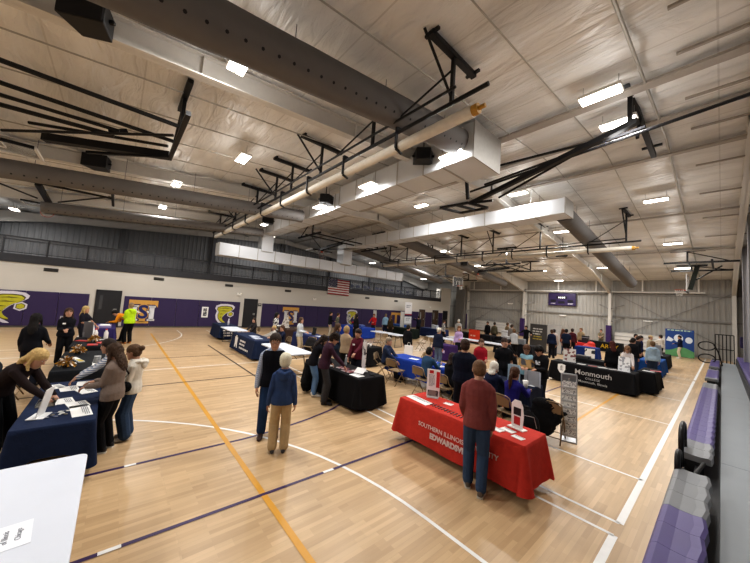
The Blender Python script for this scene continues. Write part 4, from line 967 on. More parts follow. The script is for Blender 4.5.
# ---------------------------------------------------------------- ducts
DUCT = mat('#6b6866', .8, var=.1, scale=3); SHEET = mat('#cdd0d4', .42, .2, var=.07, scale=1.2)
def fabric(a, b, r, lb):
    a = Vector(a); b = Vector(b); L_ = (b-a).length; t = (b-a).normalized()
    o = thing('fabric_duct', lb, 'duct', a, group='dark fabric air ducts')
    n = 40; pts = [t*(L_*i/n) for i in range(n+1)]; mb = MB()
    mb.tube(pts, [r*(1+(.012 if i % 4 == 0 else 0)) for i in range(n+1)], 22, side=(1, 0, 0), cap=True)
    mb.build('duct_sock', DUCT, o, smooth=True)
    q = Vector((1, 0, 0)); up = q.cross(t).normalized(); mb = MB()
    s = .25
    while s < L_-.2:
        for a_ in (-.9, .9):
            c = t*s+q*(r*1.012*math.sin(a_))-up*(r*1.012*math.cos(a_)); nn = (c-t*s).normalized(); e1 = t*.028; e2 = t.cross(nn).normalized()*.028
            mb.poly([c+e1*math.cos(k*PI/3)+e2*math.sin(k*PI/3)+nn*.003 for k in range(6)])
        s += .26
    mb.build('perforation_pattern', paint('#17161a'), o, fixn=False)
    mb = MB(); s = .6
    while s < L_:
        c = t*s+up*r; mb.cyl(c, (c.x, c.y, roofz(a.y+c.y)-.1-a.z), .008, 5); s += 2.2
    mb.build('hanger_wire', metal('#77757a'), o)
    mb = MB(); mb.tube([t*(L_-.06), t*(L_+.02)], r*1.03, 22, side=(1, 0, 0)); mb.build('end_collar', DUCT, o, smooth=False)
fabric((-4.92, -9.5, 5.13), (-4.92, 7.35, 7.34), .36, 'large dark fabric duct crossing the ceiling nearest the camera')
fabric((-14.3, -9.5, 5.18), (-14.3, 6.9, 6.75), .3, 'dark fabric duct crossing the left ceiling, second from the camera')
fabric((-19.8, -2.9, 5.72), (-19.8, 6.9, 6.62), .25, 'shorter dark fabric duct beside the mezzanine')
fabric((-4.62, 30.4, 5.5), (-4.6, 14.7, 7.1), .37, 'dark fabric duct descending towards the far wall above the bleachers side')
fabric((-14.6, 30.0, 5.45), (-14.6, 14.7, 7.05), .35, 'dark fabric duct descending towards the far wall at centre')
fabric((-20.3, 27., 5.45), (-20.3, 14.7, 7.0), .3, 'dark fabric duct descending towards the far left corner')
def sheet_duct(name, lb, segs, seams=1.2):
    o = thing(name, lb, 'duct', segs[0][0])
    b0 = Vector(segs[0][0])
    for a, b, w, h in segs:
        a = Vector(a)-b0; b = Vector(b)-b0; mb = MB(); mb.beam(a, b, w, h); mb.build('duct_section', SHEET, o, bevel=.006)
        L_ = (b-a).length; t = (b-a)/L_; mb = MB(); s = seams
        while s < L_-.1: mb.beam(a+t*(s-.02), a+t*(s+.02), w+.03, h+.03); s += seams
        mb.beam(a-t*.004, a+t*.03, w+.04, h+.04); mb.beam(b-t*.03, b+t*.004, w+.04, h+.04)
        mb.build('duct_seam', mat('#a5a29d', .45, .2), o)
    mb = MB()
    for a, b, w, h in segs[:1]:
        a = Vector(a)-b0; b = Vector(b)-b0; n = int((b-a).length/3)
        for i in range(n+1):
            p = a+(b-a)*((i+.5)/(n+1))
            for s in (-1, 1): mb.cyl((p.x, p.y+s*w*.48, p.z-h/2), (p.x, p.y+s*w*.48, roofz(p.y+b0.y)-.1-b0.z), .008, 5)
    mb.build('hanger_rod', metal('#88868a'), o)
    return o
sheet_duct('sheet_metal_duct', 'long rectangular sheet metal duct nearest the camera with box end', [((-21.3, 7.67, 7.06), (-11.0, 7.67, 7.06), .84, .72), ((-11.0, 7.55, 7.1), (-5.4, 7.55, 7.1), 1.05, .82), ((-5.45, 7.7, 7.2), (-4.38, 7.7, 7.2), 1.45, 1.02)])
sheet_duct('sheet_metal_duct', 'long rectangular sheet metal duct crossing mid ceiling', [((-21.0, 14.2, 7.13), (-4.2, 14.2, 7.13), 1.0, .66)])
o = sheet_duct('sheet_metal_duct', 'bright rectangular duct running beside the mezzanine edge', [((-21.0, 4.6, 5.25), (-21.0, 21.2, 5.25), .9, .78), ((-20.9, 7.6, 5.5), (-20.9, 7.6, 7.1), .8, .8), ((-20.7, 14.2, 5.5), (-20.7, 14.2, 7.4), .9, .9)])
# ---------------------------------------------------------------- curtain rollers hung from the roof
BK = mat('#131316', .5, var=.1)
def roller(y, x0, x1, z, hang, lb):
    o = thing('curtain_roller', lb, 'curtain roller', (x0, y, z)); L_ = x1-x0
    mb = MB(); mb.cyl((0, 0, 0), (L_, 0, 0), .115, 18); mb.build('roller_tube', mat('#d8d2c6', .6), o, smooth=False)
    mb = MB(); mb.cyl((L_, 0, 0), (L_+.12, 0, 0), .1, 12); mb.cyl((L_+.12, 0, 0), (L_+.25, 0, 0), .04, 8); mb.build('tube_end', mat('#b58a3a', .5), o)
    mb = MB(); mb.cyl((-.2, -.1, .30), (L_+.35, -.1, .30), .042, 8); mb.build('carrier_pipe', BK, o)
    mb = MB(); mb.cyl((.4, -.3, .42), (L_-.2, -.3, .42), .028, 8); mb.build('drive_pipe', BK, o)
    for k in range(9):
        x = L_*(k+.12)/9; mb = MB()
        mb.beam((x, -.14, .45), (x, -.14, -.08), .05, .05); mb.beam((x, .0, .42), (x, -.14, .42), .06, .09); mb.beam((x, -.14, -.1), (x, .05, -.16), .05, .04); mb.build('cradle', BK, o)
    for i, hx in enumerate(hang):
        x = hx-x0; zt = roofz(y)-z-.12; mb = MB()
        mb.beam((x, 0, .36), (x, 0, zt), .07, .07); mb.beam((x, -.75, zt), (x, .75, zt-.0), .12, .1)
        for s in (-.7, .7): mb.beam((x-.16, s, zt+.03), (x+.16, s, zt+.03), .06, .05)
        mb.build('hanger', BK, o)
        mb = MB(); mb.cyl((x, .0, zt*.8), (x-1.35, -.3, .42), .022, 6)
        if i % 2 == 0: mb.cyl((x, -.0, zt*.35), (x-.02, -.9, zt), .03, 6)
        mb.build('diagonal_brace', BK, o)
roller(4.68, -22.4, -3.0, 6.2, (-3.5, -5.95, -8.6, -10.8, -12.3, -14.6, -18., -21.4), 'long white curtain roller tube on black hangers nearest the camera')
roller(18.4, -20.6, -2.78, 6.0, (-3.0, -6.9, -9.8, -12.2, -14.8, -17.5, -19.6), 'long white curtain roller tube on black hangers farther down the hall')

# ---------------------------------------------------------------- ceiling-hung basketball goals
GLASS = mat('#9aa0a6', .08, var=.02, alpha=.35)
def board_geo(o, c, M):
    """backboard with frame, target square, rim and net; local: board in XZ, court side -Y"""
    p = lambda mb: mb.xf(Matrix.Translation(c) @ M)
    mb = MB(); mb.box(-.9, .9, -.012, .012, 0, 1.06); bb = p(mb).build('backboard', GLASS, o)
    mb = MB()
    for a, b in (((-.91, 0), (.91, 0)), ((-.91, 1.06), (.91, 1.06)), ((-.91, 0), (-.91, 1.06)), ((.91, 0), (.91, 1.06))): mb.beam((a[0], 0, a[1]), (b[0], 0, b[1]), .06, .06)
    p(mb).build('board_frame', mat('#d6d6d4', .5), o)
    mb = MB()
    for a, b in (((-.3, .15), (.3, .15)), ((-.3, .6), (.3, .6)), ((-.3, .15), (-.3, .6)), ((.3, .15), (.3, .6))): mb.beam((a[0], -.016, a[1]), (b[0], -.016, b[1]), .01, .05, up=(0, 1, 0))
    p(mb).build('target_square', paper(), o)
    mb = MB(); mb.tube([(.229*math.cos(2*PI*i/20), -.38+.229*math.sin(2*PI*i/20), .12) for i in range(21)], .011, 6); mb.box(-.09, .09, -.16, -.01, .07, .13); rim = p(mb).build('rim', mat('#b8452a', .5), o)
    mb = MB()
    for i in range(12):
        a = 2*PI*i/12; b = a+.5
        mb.tube([(.22*math.cos(a), -.38+.22*math.sin(a), .12), (.16*math.cos(b), -.38+.16*math.sin(b), -.1), (.13*math.cos(a+.2), -.38+.13*math.sin(a+.2), -.3)], .008, 4)
    p(mb).build('net', paint('#d9d6d0', .9), o)
    mb = MB(); mb.box(-.9, .9, -.05, .03, -.05, .0); p(mb).build('edge_pad', BLACK, o)
def goal(lb, x, yc, z, sx, folded=True, half=3.75, drop=2.6):
    """goal over (x, yc): a hung frame of two pipes across, a mast and the board; sx = +1 faces +X"""
    o = thing('basketball_goal', lb, 'basketball hoop', (x, yc, z), group='ceiling-hung basketball goals')
    mb = MB()
    for dx in (-.5, .5): mb.cyl((sx*dx, -half, 0), (sx*dx, half, 0), .05, 8)
    mb.build('support_pipe', BK, o)
    for s in (-1, 1):
        yy = s*half; zt = roofz(yc+yy)-z-.12; mb = MB()
        mb.beam((-1.55, yy, -.12), (1.55, yy, -.12), .1, .1); mb.beam((.5*sx, yy, -.1), (.5*sx, yy, zt), .08, .08); mb.beam((-.75+.5*sx, yy, zt), (.75+.5*sx, yy, zt), .12, .1)
        mb.cyl((.5*sx, yy-.0, zt*.9), (-1.2*sx, yy, -.1), .03, 6); mb.build('hanger_frame', BK, o)
    if folded:
        bx = sx*-2.6
        mb = MB(); mb.beam((-sx*.3, 0, -.1), (-sx*3.4, 0, -.32), .2, .14); mb.build('mast', BK, o)
        mb = MB(); mb.cyl((0, -half+.1, -.05), (-sx*2.8, -.35, -.25), .035, 6); mb.cyl((0, half-.1, -.05), (-sx*2.8, .35, -.25), .035, 6); mb.cyl((sx*1.2, 0, .1), (-sx*2.4, 0, -.1), .03, 6); mb.build('brace', BK, o)
        board_geo(o, Vector((-sx*3.0, 0, -.42)), Matrix.Rotation(-sx*PI/2, 4, 'Z') @ Matrix.Rotation(PI/2, 4, 'X'))
    else:
        mb = MB(); mb.beam((sx*.15, 0, -.05), (sx*.48, 0, -drop), .26, .22); mb.build('mast', mat('#1d2419', .6), o)
        mb = MB(); mb.cyl((-sx*.9, .0, -.1), (sx*.25, 0, -drop*.62), .04, 6); mb.build('brace', BK, o)
        board_geo(o, Vector((sx*.6, 0, -drop-.15)), Matrix.Rotation(sx*PI/2, 4, 'Z'))
goal('folded black basketball goal frame under the left near ceiling', -9.1, -2.95, 6.45, 1)
GL1 = [o for o in SC.objects if o.name == 'basketball_goal'][0]
mb = MB(); mb.beam((-1.5, 3.75, -.05), (-2.9, 1.05, -.1), .2, .2); mb.beam((-1.3, 3.72, -.16), (-2.9, 1.9, -.18), .07, .07); mb.build('folded_mast', BK, GL1)
mb = MB(); mb.cyl((-1.2, 3.65, .1), (-2.6, .8, .08), .04, 6); mb.cyl((-1.0, 2.6, .0), (-1.3, -1.5, .0), .045, 8); mb.cyl((-1.25, 2.5, -.06), (-1.9, -1.5, -.06), .055, 8)
mb.beam((-1.15, 2.4, -.06), (-1.15, 2.75, .12), .12, .1); mb.build('folding_brace', BK, GL1)
goal('folded black basketball goal farther left beside the mezzanine near end', -18.6, -2.95, 6.62, 1, half=2.4)
goal('folded black basketball goal under the ceiling left of centre near the flag', -18.3, 12.4, 6.9, 1, half=2.9)
goal('lowered basketball goal with white net above the far bleachers', -.85, 28.2, 6.45, -1, folded=False, drop=1.6, half=2.0)
goal('folded black basketball goal at centre above the far court', -11.2, 24.4, 6.3, 1, half=2.2)
goal('hanging glass basketball backboard near far left corner', -19.5, 28.2, 6.0, 1, folded=False, drop=.9, half=2.2)
# the folded goal over the middle court on the bleachers side, swung forward on long arms
o = thing('basketball_goal', 'large folded black basketball goal above the right-hand bleachers', 'basketball hoop', (-1.45, 9.6, 7.25), group='ceiling-hung basketball goals')
mb = MB(); mb.beam((.15, -.4, .15), (-5.3, 1.1, -.35), .15, .14); mb.build('mast', BK, o)
mb = MB()
for a, b in (((2.2, .1, .25), (-5.0, .55, -.1)), ((.1, .8, .5), (-4.9, .1, .45)), ((.2, .3, .3), (-4.6, .9, .2)), ((-.1, .0, .35), (-4.2, 1.3, -.3))): mb.cyl(a, b, .04, 6)
mb.build('brace', BK, o)
mb = MB(); zt = roofz(11.)-7.25-.1; mb.beam((-.0, -1.4, zt), (.0, 3.6, zt-.1), .13, .13)
for s in (-1.2, .3, 3.2): mb.beam((-.25, s, zt+.06), (.25, s, zt+.06), .08, .06)
mb.beam((0, -.4, zt), (0, -.4, .1), .09, .09); mb.beam((0, 1.0, zt), (0, .6, .2), .07, .07); mb.build('hanger_frame', BK, o)
mb = MB(); mb.beam((-5.0, .2, .55), (-5.0, .4, -.45), .1, .1); mb.beam((-5.3, .9, -.4), (-4.4, 1.2, -.4), .08, .08); mb.build('pivot_frame', BK, o)
mb = MB()
for a, b in (((-5.2, .75, -.45), (-6.35, .45, -.5)), ((-4.9, 1.75, -.45), (-6.05, 1.55, -.5)), ((-6.35, .45, -.5), (-6.05, 1.55, -.5)), ((-5.2, .75, -.45), (-4.9, 1.75, -.45)), ((-5.7, .6, -.47), (-5.4, 1.65, -.47))): mb.beam(a, b, .1, .08)
mb.build('board_frame', BK, o)
# hanging loudspeakers and small items
def speaker(x, y, z, rz, s, lb):
    o = thing('loudspeaker', lb, 'loudspeaker', (x, y, z), rz, 'black loudspeakers under the roof'); mb = MB()
    mb.poly([(-.42*s, -.28*s, 0), (.42*s, -.28*s, 0), (.28*s, .3*s, 0), (-.28*s, .3*s, 0)], (0, 0, .5*s)); mb.build('cabinet', BLACK, o, bevel=.02)
    mb = MB(); mb.box(-.39*s, .39*s, -.295*s, -.28*s, .03*s, .47*s); mb.build('front_grille', mat('#1d1d20', .8), o)
    mb = MB(); mb.cyl((0, 0, .5*s), (0, 0, roofz(y)-z-.08), .02, 6); mb.beam((-.45*s, 0, .25*s), (.45*s, 0, .25*s), .05, .05); mb.build('mount_yoke', BK, o)
speaker(-6.5, -.75, 6.5, 1.1, .75, 'black loudspeaker at the near left ceiling beside the large duct')
speaker(-14.6, -.95, 6.6, 1.1, .9, 'black loudspeaker under the ceiling above the left fabric duct')
speaker(-6.0, 6.75, 6.95, -2.4, .75, 'black loudspeaker above the near sheet metal duct')
speaker(-11.7, 6.75, 6.85, -2.4, .75, 'black loudspeaker beside a light above the sheet metal duct')
speaker(-17.0, 6.2, 6.6, 1.1, .75, 'black loudspeaker beside a light near the mezzanine end of the near sheet metal duct')
speaker(-6.6, 21.2, 6.3, -2.4, .75, 'black loudspeaker below the far roof beside the right far duct')
speaker(-14.1, 21.8, 6.2, -2.4, .8, 'black loudspeaker beside the far centre duct')
# ---------------------------------------------------------------- tables and cloths
TZ = .74
def folding_table(x0, x1, y0, y1, lb, group='white folding tables'):
    """white blow-moulded folding table with wishbone steel legs"""
    cx, cy = (x0+x1)/2, (y0+y1)/2; hx, hy = (x1-x0)/2, (y1-y0)/2
    o = thing('folding_table', lb, 'table', (cx, cy, 0), group=group); r = .06; mb = MB(); pts = []
    for sx, sy, a0 in ((1,1,0), (-1,1,90), (-1,-1,180), (1,-1,270)):
        for k in range(5):
            a = math.radians(a0+k*22.5); pts.append((sx*(hx-r)+r*math.cos(a), sy*(hy-r)+r*math.sin(a), TZ-.045))
    mb.poly(pts, (0, 0, .045)); mb.build('tabletop', mat('#d3d8e2', .45, var=.03, scale=3), o, bevel=.008)
    al = hx >= hy; L_, S_w = (hx, hy) if al else (hy, hx)
    sw = lambda a, b, c: (a, b, c) if al else (b, a, c)
    for s in (-1, 1):
        mb = MB(); u = s*(L_-.32)
        for t in (-1, 1): mb.tube([sw(u, t*S_w*.5, TZ-.05), sw(u+s*.04, t*S_w*.72, .06), sw(u+s*.04, t*S_w*.78, .02)], .016, 8)
        mb.cyl(sw(u+s*.04, -S_w*.78, .02), sw(u+s*.04, S_w*.78, .02), .016, 8); mb.cyl(sw(u, -S_w*.5, .55), sw(u, S_w*.5, .55), .011, 6)
        mb.cyl(sw(u, 0, .52), sw(u-s*.5, 0, TZ-.05), .011, 6); mb.build('leg', metal('#6d6a66', .5), o)
    return o
def drape(x0, x1, y0, y1, col, lb, hem=.03, flare=.05, fold=.016, group=None, front_calm=True, seed=0, hem_x1=None):
    """floor-length cloth lying over a table: flat top, soft corners, pleated drop"""
    rng = random.Random(seed+int(x0*100)); cx, cy = (x0+x1)/2, (y0+y1)/2; hx, hy = (x1-x0)/2+.012, (y1-y0)/2+.012
    o = thing('tablecloth', lb, 'tablecloth', (cx, cy, 0), group=group)
    per = []   # perimeter samples: (x, y, outward nx, ny, corner weight, side)
    r = .035
    def side(ax, ay, bx, by, nx, ny, n, nm):
        for i in range(n):
            t = (i+.5)/n; x, y = ax+(bx-ax)*t, ay+(by-ay)*t
            L_ = math.hypot(bx-ax, by-ay); e = min(t, 1-t)*L_
            per.append((x, y, nx, ny, max(0, 1-e/.22), nm, t*L_))
    nX, nY = max(8, int(hx*2/.05)), max(6, int(hy*2/.05))
    def corner(x, y, a0, nm):
        for k in range(5):
            a = math.radians(a0+k*22.5); per.append((x+r*math.cos(a), y+r*math.sin(a), math.cos(a), math.sin(a), 1.25, nm, 0))
    side(-hx+r, -hy, hx-r, -hy, 0, -1, nX, 'f'); corner(hx-r, -hy+r, -90, 'c')
    side(hx, -hy+r, hx, hy-r, 1, 0, nY, 'r'); corner(hx-r, hy-r, 0, 'c')
    side(hx-r, hy, -hx+r, hy, 0, 1, nX, 'b'); corner(-hx+r, hy-r, 90, 'c')
    side(-hx, hy-r, -hx, -hy+r, -1, 0, nY, 'l'); corner(-hx+r, -hy+r, 180, 'c')
    ph = [rng.uniform(0, 6.3) for _ in range(4)]
    def off(p, f):
        x, y, nx, ny, cw, nm, s = p
        amp = fold*(.35 if nm == 'f' and front_calm else 1)
        w = math.sin(s*11+ph[0])*.6+math.sin(s*19+ph[1])*.4
        return flare*f*(.55+.75*cw*cw)+amp*f*w*(1+cw)
    rows = []
    for q in range(12):
        f = q/11; row = []
        for p in per:
            hm = hem+(.18*(1-min(1, p[4])) if (hem_x1 and p[5] in 'rl') else 0)*0
            hz = hem if not (hem_x1 and p[5] == 'r') else hem_x1*(1-min(1, p[4])**2)+hem*min(1, p[4])**2
            hz += .05*min(1, p[4])**2+.012*math.sin(p[6]*5+ph[2])*(1 if hem > .02 else 0)+.012
            d = off(p, f); z = TZ+.006-(TZ-hz)*f
            row.append((p[0]+p[2]*d, p[1]+p[3]*d, z))
        rows.append(row)
    n = len(per); mb = MB()
    top_in = [(p[0]-p[2]*.012, p[1]-p[3]*.012, TZ+.012) for p in per]
    mb.add(top_in, [tuple(range(n))])
    allr = [top_in]+rows
    mb.rings(allr, close=False)
    c = col if not isinstance(col, str) else cloth(col)
    mb.build('fabric', c, o, smooth=True)
    def surf(side_, u, z):
        """point on a hanging side: u along the side from its middle (left to right seen from outside), z height"""
        f = (TZ-z)/(TZ-hem); best = None
        d = flare*f*.55
        if side_ == 'f': return Vector((u, -hy-d-.012, z)), f
        if side_ == 'r': return Vector((hx+d+.012, u, z)), f
        if side_ == 'l': return Vector((-hx-d-.012, -u, z)), f
    o_info = dict(o=o, surf=surf, off=off, hy=hy, hx=hx, hem=hem)
    return o_info
def cloth_print(info, geo, side_, u0, z0, m, name):
    """flat lettering bent onto the hanging cloth"""
    v, f = geo; S1 = info['surf']; mb = MB()
    mb.add([tuple(S1(side_, u0+a, z0+b)[0]) for a, b, c in v], f); mb.build(name, m, info['o'], fixn=False)
def cloth_bars(info, side_, u0, z0, w, rows, h, m, seed=1, name='lettering'):
    S1 = info['surf']; mb = MB()
    for a, b, c, d in wordbars(w, rows, h, seed): mb.add([tuple(S1(side_, u0+x, z0+y)[0]) for x, y in ((a, c), (b, c), (b, d), (a, d))], [(0, 1, 2, 3)])
    mb.build(name, m, info['o'], fixn=False)
WT = paint('#dcdad8', .6)
NAVY, KB, RED, RBL = '#1b2742', '#131316', '#b93a30', '#1f3f96'
# near left row
folding_table(-4.34, -1.95, -.80, -.05, 'white folding table in the near left corner with a paper on it', None)
folding_table(-7.5, -5.36, -.74, -.06, 'folding table under the navy cloth at near left', 'folding tables under cloths')
drape(-7.52, -5.32, -.76, -.04, NAVY, 'navy tablecloth under papers at near left where a blonde woman leans', hem=.10, flare=.05, hem_x1=.36)
folding_table(-10.7, -8.5, -.76, -.04, 'folding table under the black cloth with gold pom-poms', 'folding tables under cloths')
drape(-10.72, -8.42, -.80, -.02, '#1a1c20', 'black tablecloth with gold pom-poms and brochures beyond the navy table')
drape(-13.5, -11.5, -.80, -.02, '#15161a', 'black tablecloth with red and white handouts third from the near white table')
drape(-18.0, -15.9, -.5, .12, '#332a5c', 'purple tablecloth near the person bending in an orange jacket')
# second row
folding_table(-4.0, -1.75, 4.34, 5.0, 'folding table under the red cloth', 'folding tables under cloths')
red = drape(-4.03, -1.73, 4.3, 5.02, RED, 'red tablecloth with white university lettering', hem=.10, flare=.05, fold=.02, seed=3)
RW = paint('#f4ece9', .6)
cloth_print(red, text_geo('SOUTHERN ILLINOIS UNIVERSITY', .098, .0028), 'f', .09, .455, RW, 'lettering')
cloth_print(red, text_geo('EDWARDSVILLE', .116, .008), 'f', .03, .33, RW, 'lettering')
folding_table(-7.85, -5.5, 4.42, 5.12, 'folding table under the black cloth at centre', 'folding tables under cloths')
drape(-7.9, -5.42, 4.36, 5.16, KB, 'black tablecloth at centre with brochures where two students bend over', flare=.08)
folding_table(-11.05, -8.72, 4.2, 5.1, 'white folding table behind the white-haired woman in blue hood')
nv = drape(-14.4, -11.62, 4.2, 5.0, NAVY, 'navy tablecloth with white shield and print left of white folding table', flare=.07)
v = MB(); S1 = nv['surf']
def patch(info, side_, pts, m, name='emblem', u0=0, z0=0):
    mb = MB(); mb.add([tuple(info['surf'](side_, u0+a, z0+b)[0]) for a, b in pts], [tuple(range(len(pts)))]); mb.build(name, m, info['o'], fixn=False)
patch(nv, 'f', [(-.2,.2),(-.08,.2),(-.08,.27),(.08,.27),(.08,.2),(.2,.2),(.16,-.06),(.2,-.24),(.08,-.24),(0,-.1),(-.08,-.24),(-.2,-.24),(-.16,-.06)], WT, 'emblem', -.82, .42)
for k, (w, z) in enumerate(((.85, .54), (.95, .40), (1.25, .25))): cloth_bars(nv, 'f', .12 if k < 2 else .3, z, w, 1, .075, WT, 5+k)
folding_table(-16.95, -15.1, 4.25, 5.05, 'white folding table between two navy tablecloths')
nv2 = drape(-19., -17.25, 4.35, 5.15, NAVY, 'navy tablecloth nearest the purple wall with white spray bottle'); cloth_bars(nv2, 'r', -.05, .5, .5, 3, .07, WT, 11)
# third row
folding_table(-7.55, -5.15, 7.4, 8.1, 'folding table under the royal blue cloth at centre', 'folding tables under cloths')
drape(-7.6, -5.1, 7.34, 8.14, RBL, 'royal blue tablecloth where a grey-haired man in suit sits', hem=.2)
drape(-5.05, -2.96, 7.45, 8.3, '#141c30', 'dark navy tablecloth behind the red one with trifold and white cup', seed=2)
drape(-11.4, -9.0, 7.6, 8.35, KB, 'black tablecloth behind the tall photo display')
drape(-14.4, -12.1, 7.1, 7.9, '#232c55', 'navy tablecloth behind the white folding table with coat on chair')
drape(-17.4, -15.3, 7.2, 8.0, '#3a2a24', 'brown tablecloth below the gold T emblem')
# farther tables
drape(-18.6, -16.05, 12.9, 14.1, RBL, 'bright blue tablecloth at far left before the purple wall')
folding_table(-14.7, -12.25, 12.5, 13.3, 'white folding table right of the bright blue cloth')
folding_table(-11.9, -9.7, 14.6, 15.4, 'white folding table behind man in black jacket')
pw = drape(-9.3, -8.35, 12.0, 12.7, '#3b2458', 'deep purple tablecloth with pale lettering at centre'); cloth_bars(pw, 'f', -.0, .45, .6, 1, .13, paint('#b9a9cf'), 21); cloth_bars(pw, 'f', .0, .25, .5, 1, .05, paint('#b9a9cf'), 22)
folding_table(-11.4, -7.6, 16.0, 16.8, 'long white folding table left of the red-orange sign')
drape(-21., -18.7, 19.4, 20.2, '#274a86', 'blue tablecloth under the tall white posters by the wall')
drape(-18.0, -15.2, 17.0, 17.8, '#16211c', 'dark green tablecloth before a white display column')
drape(-16.9, -14.6, 20.0, 20.8, '#202c52', 'navy tablecloth near the brown doors')
drape(-13.9, -11.0, 20.8, 21.6, '#17171c', 'black tablecloth with the red-orange sign')
drape(-10.7, -8.9, 20.8, 21.6, '#15151a', 'black tablecloth left of the dark grey banner')
drape(-9.0, -6.9, 17.6, 18.4, '#1a1a1f', 'black tablecloth under displays before the dark grey banner')
drape(-6.0, -4.9, 21.9, 22.7, '#1d3470', 'blue tablecloth left of the red cloth at far centre')
drape(-6.9, -6.0, 25.2, 26.2, '#b52f2c', 'bright red tablecloth before the army table')
ar = drape(-7.3, -5.0, 29.3, 30.1, KB, 'black tablecloth with yellow ARMY lettering', flare=.04); cloth_print(ar, text_geo('ARMY', .42, .012), 'f', .42, .42, paint('#d9b22c'), 'lettering')
mo = drape(-4.45, -1.92, 13.3, 14.1, KB, 'long black tablecloth with white college lettering and shield', flare=.07, fold=.018)
ML = paint('#e6e6e6', .6)
cloth_print(mo, text_geo('Monmouth', .25, .003), 'f', .12, .50, ML, 'lettering'); cloth_print(mo, text_geo('COLLEGE', .105, .0), 'f', .12, .315, ML, 'lettering'); cloth_print(mo, text_geo('Monmouth, Illinois', .115, .001), 'f', .12, .19, ML, 'lettering')
patch(mo, 'f', [(-.13,.16),(0,.19),(.13,.16),(.13,-.02),(.07,-.13),(0,-.18),(-.07,-.13),(-.13,-.02)], ML, 'shield', -.88, .5)
patch(mo, 'f', [(-.035,.1),(.0,.13),(.035,.1),(.05,-.06),(-.05,-.06)], paint('#1b1b1f'), 'shield_mark', -.88, .5)
drape(-4.4, -2.5, 15.5, 16.2, '#141417', 'black tablecloth behind the long lettered black table')
drape(-2.0, -1.55, 14.4, 15.9, '#141417', 'short black tablecloth at the right end of the lettered black table')
drape(-2.6, -1.85, 18.9, 21.0, '#22508f', 'blue tablecloth where several students gather at right')
drape(-2.75, -1.95, 22.3, 24.6, '#17181b', 'black tablecloth behind the blue one at right')

# ---------------------------------------------------------------- folding chairs
TAN = mat('#8f7a5e', .45, .2, var=.06); 
def chair_proto(col, lb, group):
    o = thing('folding_chair', lb, 'chair', (0, 0, 0), group=group); m = mat(col, .45, .25, var=.06)
    mb = MB(); mb.poly([(-.2,-.2,.435),(.2,-.2,.435),(.215,.1,.44),(.19,.2,.44),(-.19,.2,.44),(-.215,.1,.44)], (0,0,.02)); mb.build('seat', m, o, bevel=.008)
    mb = MB(); v = []
    for k in range(9):
        x = -.2+.4*k/8; y = -.285-.03*(1-(x/.2)**2)
        top = .80-.05*(abs(x)/.2)**3
        v += [(x, y, .60), (x, y-.02, top)]
    mb.add(v, [(2*i, 2*i+2, 2*i+3, 2*i+1) for i in range(8)]); mb.add([(x, y-.012, z) for x, y, z in v], [(2*i, 2*i+1, 2*i+3, 2*i+2) for i in range(8)]); mb.build('backrest', m, o, smooth=True, fixn=False)
    for s in (-1, 1):
        mb = MB(); mb.tube([(s*.205,-.30,.78),(s*.215,-.24,.62),(s*.22,-.02,.40),(s*.22,.22,.012)], .0125, 8); mb.build('leg', m, o, smooth=True)
        mb = MB(); mb.tube([(s*.19,.12,.43),(s*.19,-.02,.30),(s*.19,-.27,.012)], .0115, 8); mb.build('leg', m, o, smooth=True)
    mb = MB(); mb.cyl((-.22,.16,.11),(.22,.16,.11),.009,6); mb.cyl((-.19,-.20,.11),(.19,-.20,.11),.009,6); mb.tube([(-.205,-.30,.78),(-.15,-.315,.815),(.15,-.315,.815),(.205,-.30,.78)],.0125,8); mb.build('stretcher', m, o)
    return o
CH = chair_proto('#8d785c', 'x', 'tan metal folding chairs'); CHU = [False]
def chair(x, y, head, lb):
    o = CH if not CHU[0] else copy_tree(CH); CHU[0] = True
    o.location = (x, y, 0); o.rotation_euler[2] = math.radians(head-90); o['label'] = lb
chair(-7.55, 7.12, 30, 'tan folding chair under the grey-haired man in suit')
chair(-6.75, 6.95, 95, 'empty tan folding chair right of the seated grey-haired man')
chair(-5.58, 6.9, 88, 'tan folding chair behind the upright sign under person in denim blue')
chair(-4.75, 6.8, 92, 'tan folding chair left of the standing man in navy suit')
chair(-3.55, 6.75, 95, 'tan folding chair under the white-haired person at the dark navy table')
chair(-2.95, 6.5, 80, 'tan folding chair under the woman in royal blue with ponytail')
chair(-7.6, 8.9, 200, 'empty tan folding chair beyond the royal blue table')
chair(-12.6, 11.6, 270, 'empty tan folding chair beside white table at mid hall')
chair(-11.2, 13.4, 250, 'tan folding chair between two white tables at mid hall')
chair(-10.4, 13.7, 80, 'tan folding chair beside the deep purple tablecloth')
chair(-7.1, 12.4, 180, 'tan folding chair right of the deep purple tablecloth')
chair(-6.62, 13.9, 60, 'tan folding chair under the person in black seated low at mid hall')
chair(-13.0, 5.5, -90, 'tan folding chair behind the navy cloth with shield')
chair(-12.1, 5.5, -90, 'tan folding chair behind navy cloth under person in navy')
chair(-16.0, 5.6, -90, 'tan folding chair behind white table near the wall')
chair(-9.65, -1.5, 90, 'tan folding chair under the dark jacket at near left')
chair(-5.35, -1.3, 90, 'tan folding chair at the left picture edge beside the navy tablecloth')
chair(-11.7, 6.5, -60, 'tan folding chair draped with dark coat behind white folding table')
chair(-2.3, 7.0, 100, 'tan folding chair draped with black coat beside the navy table')

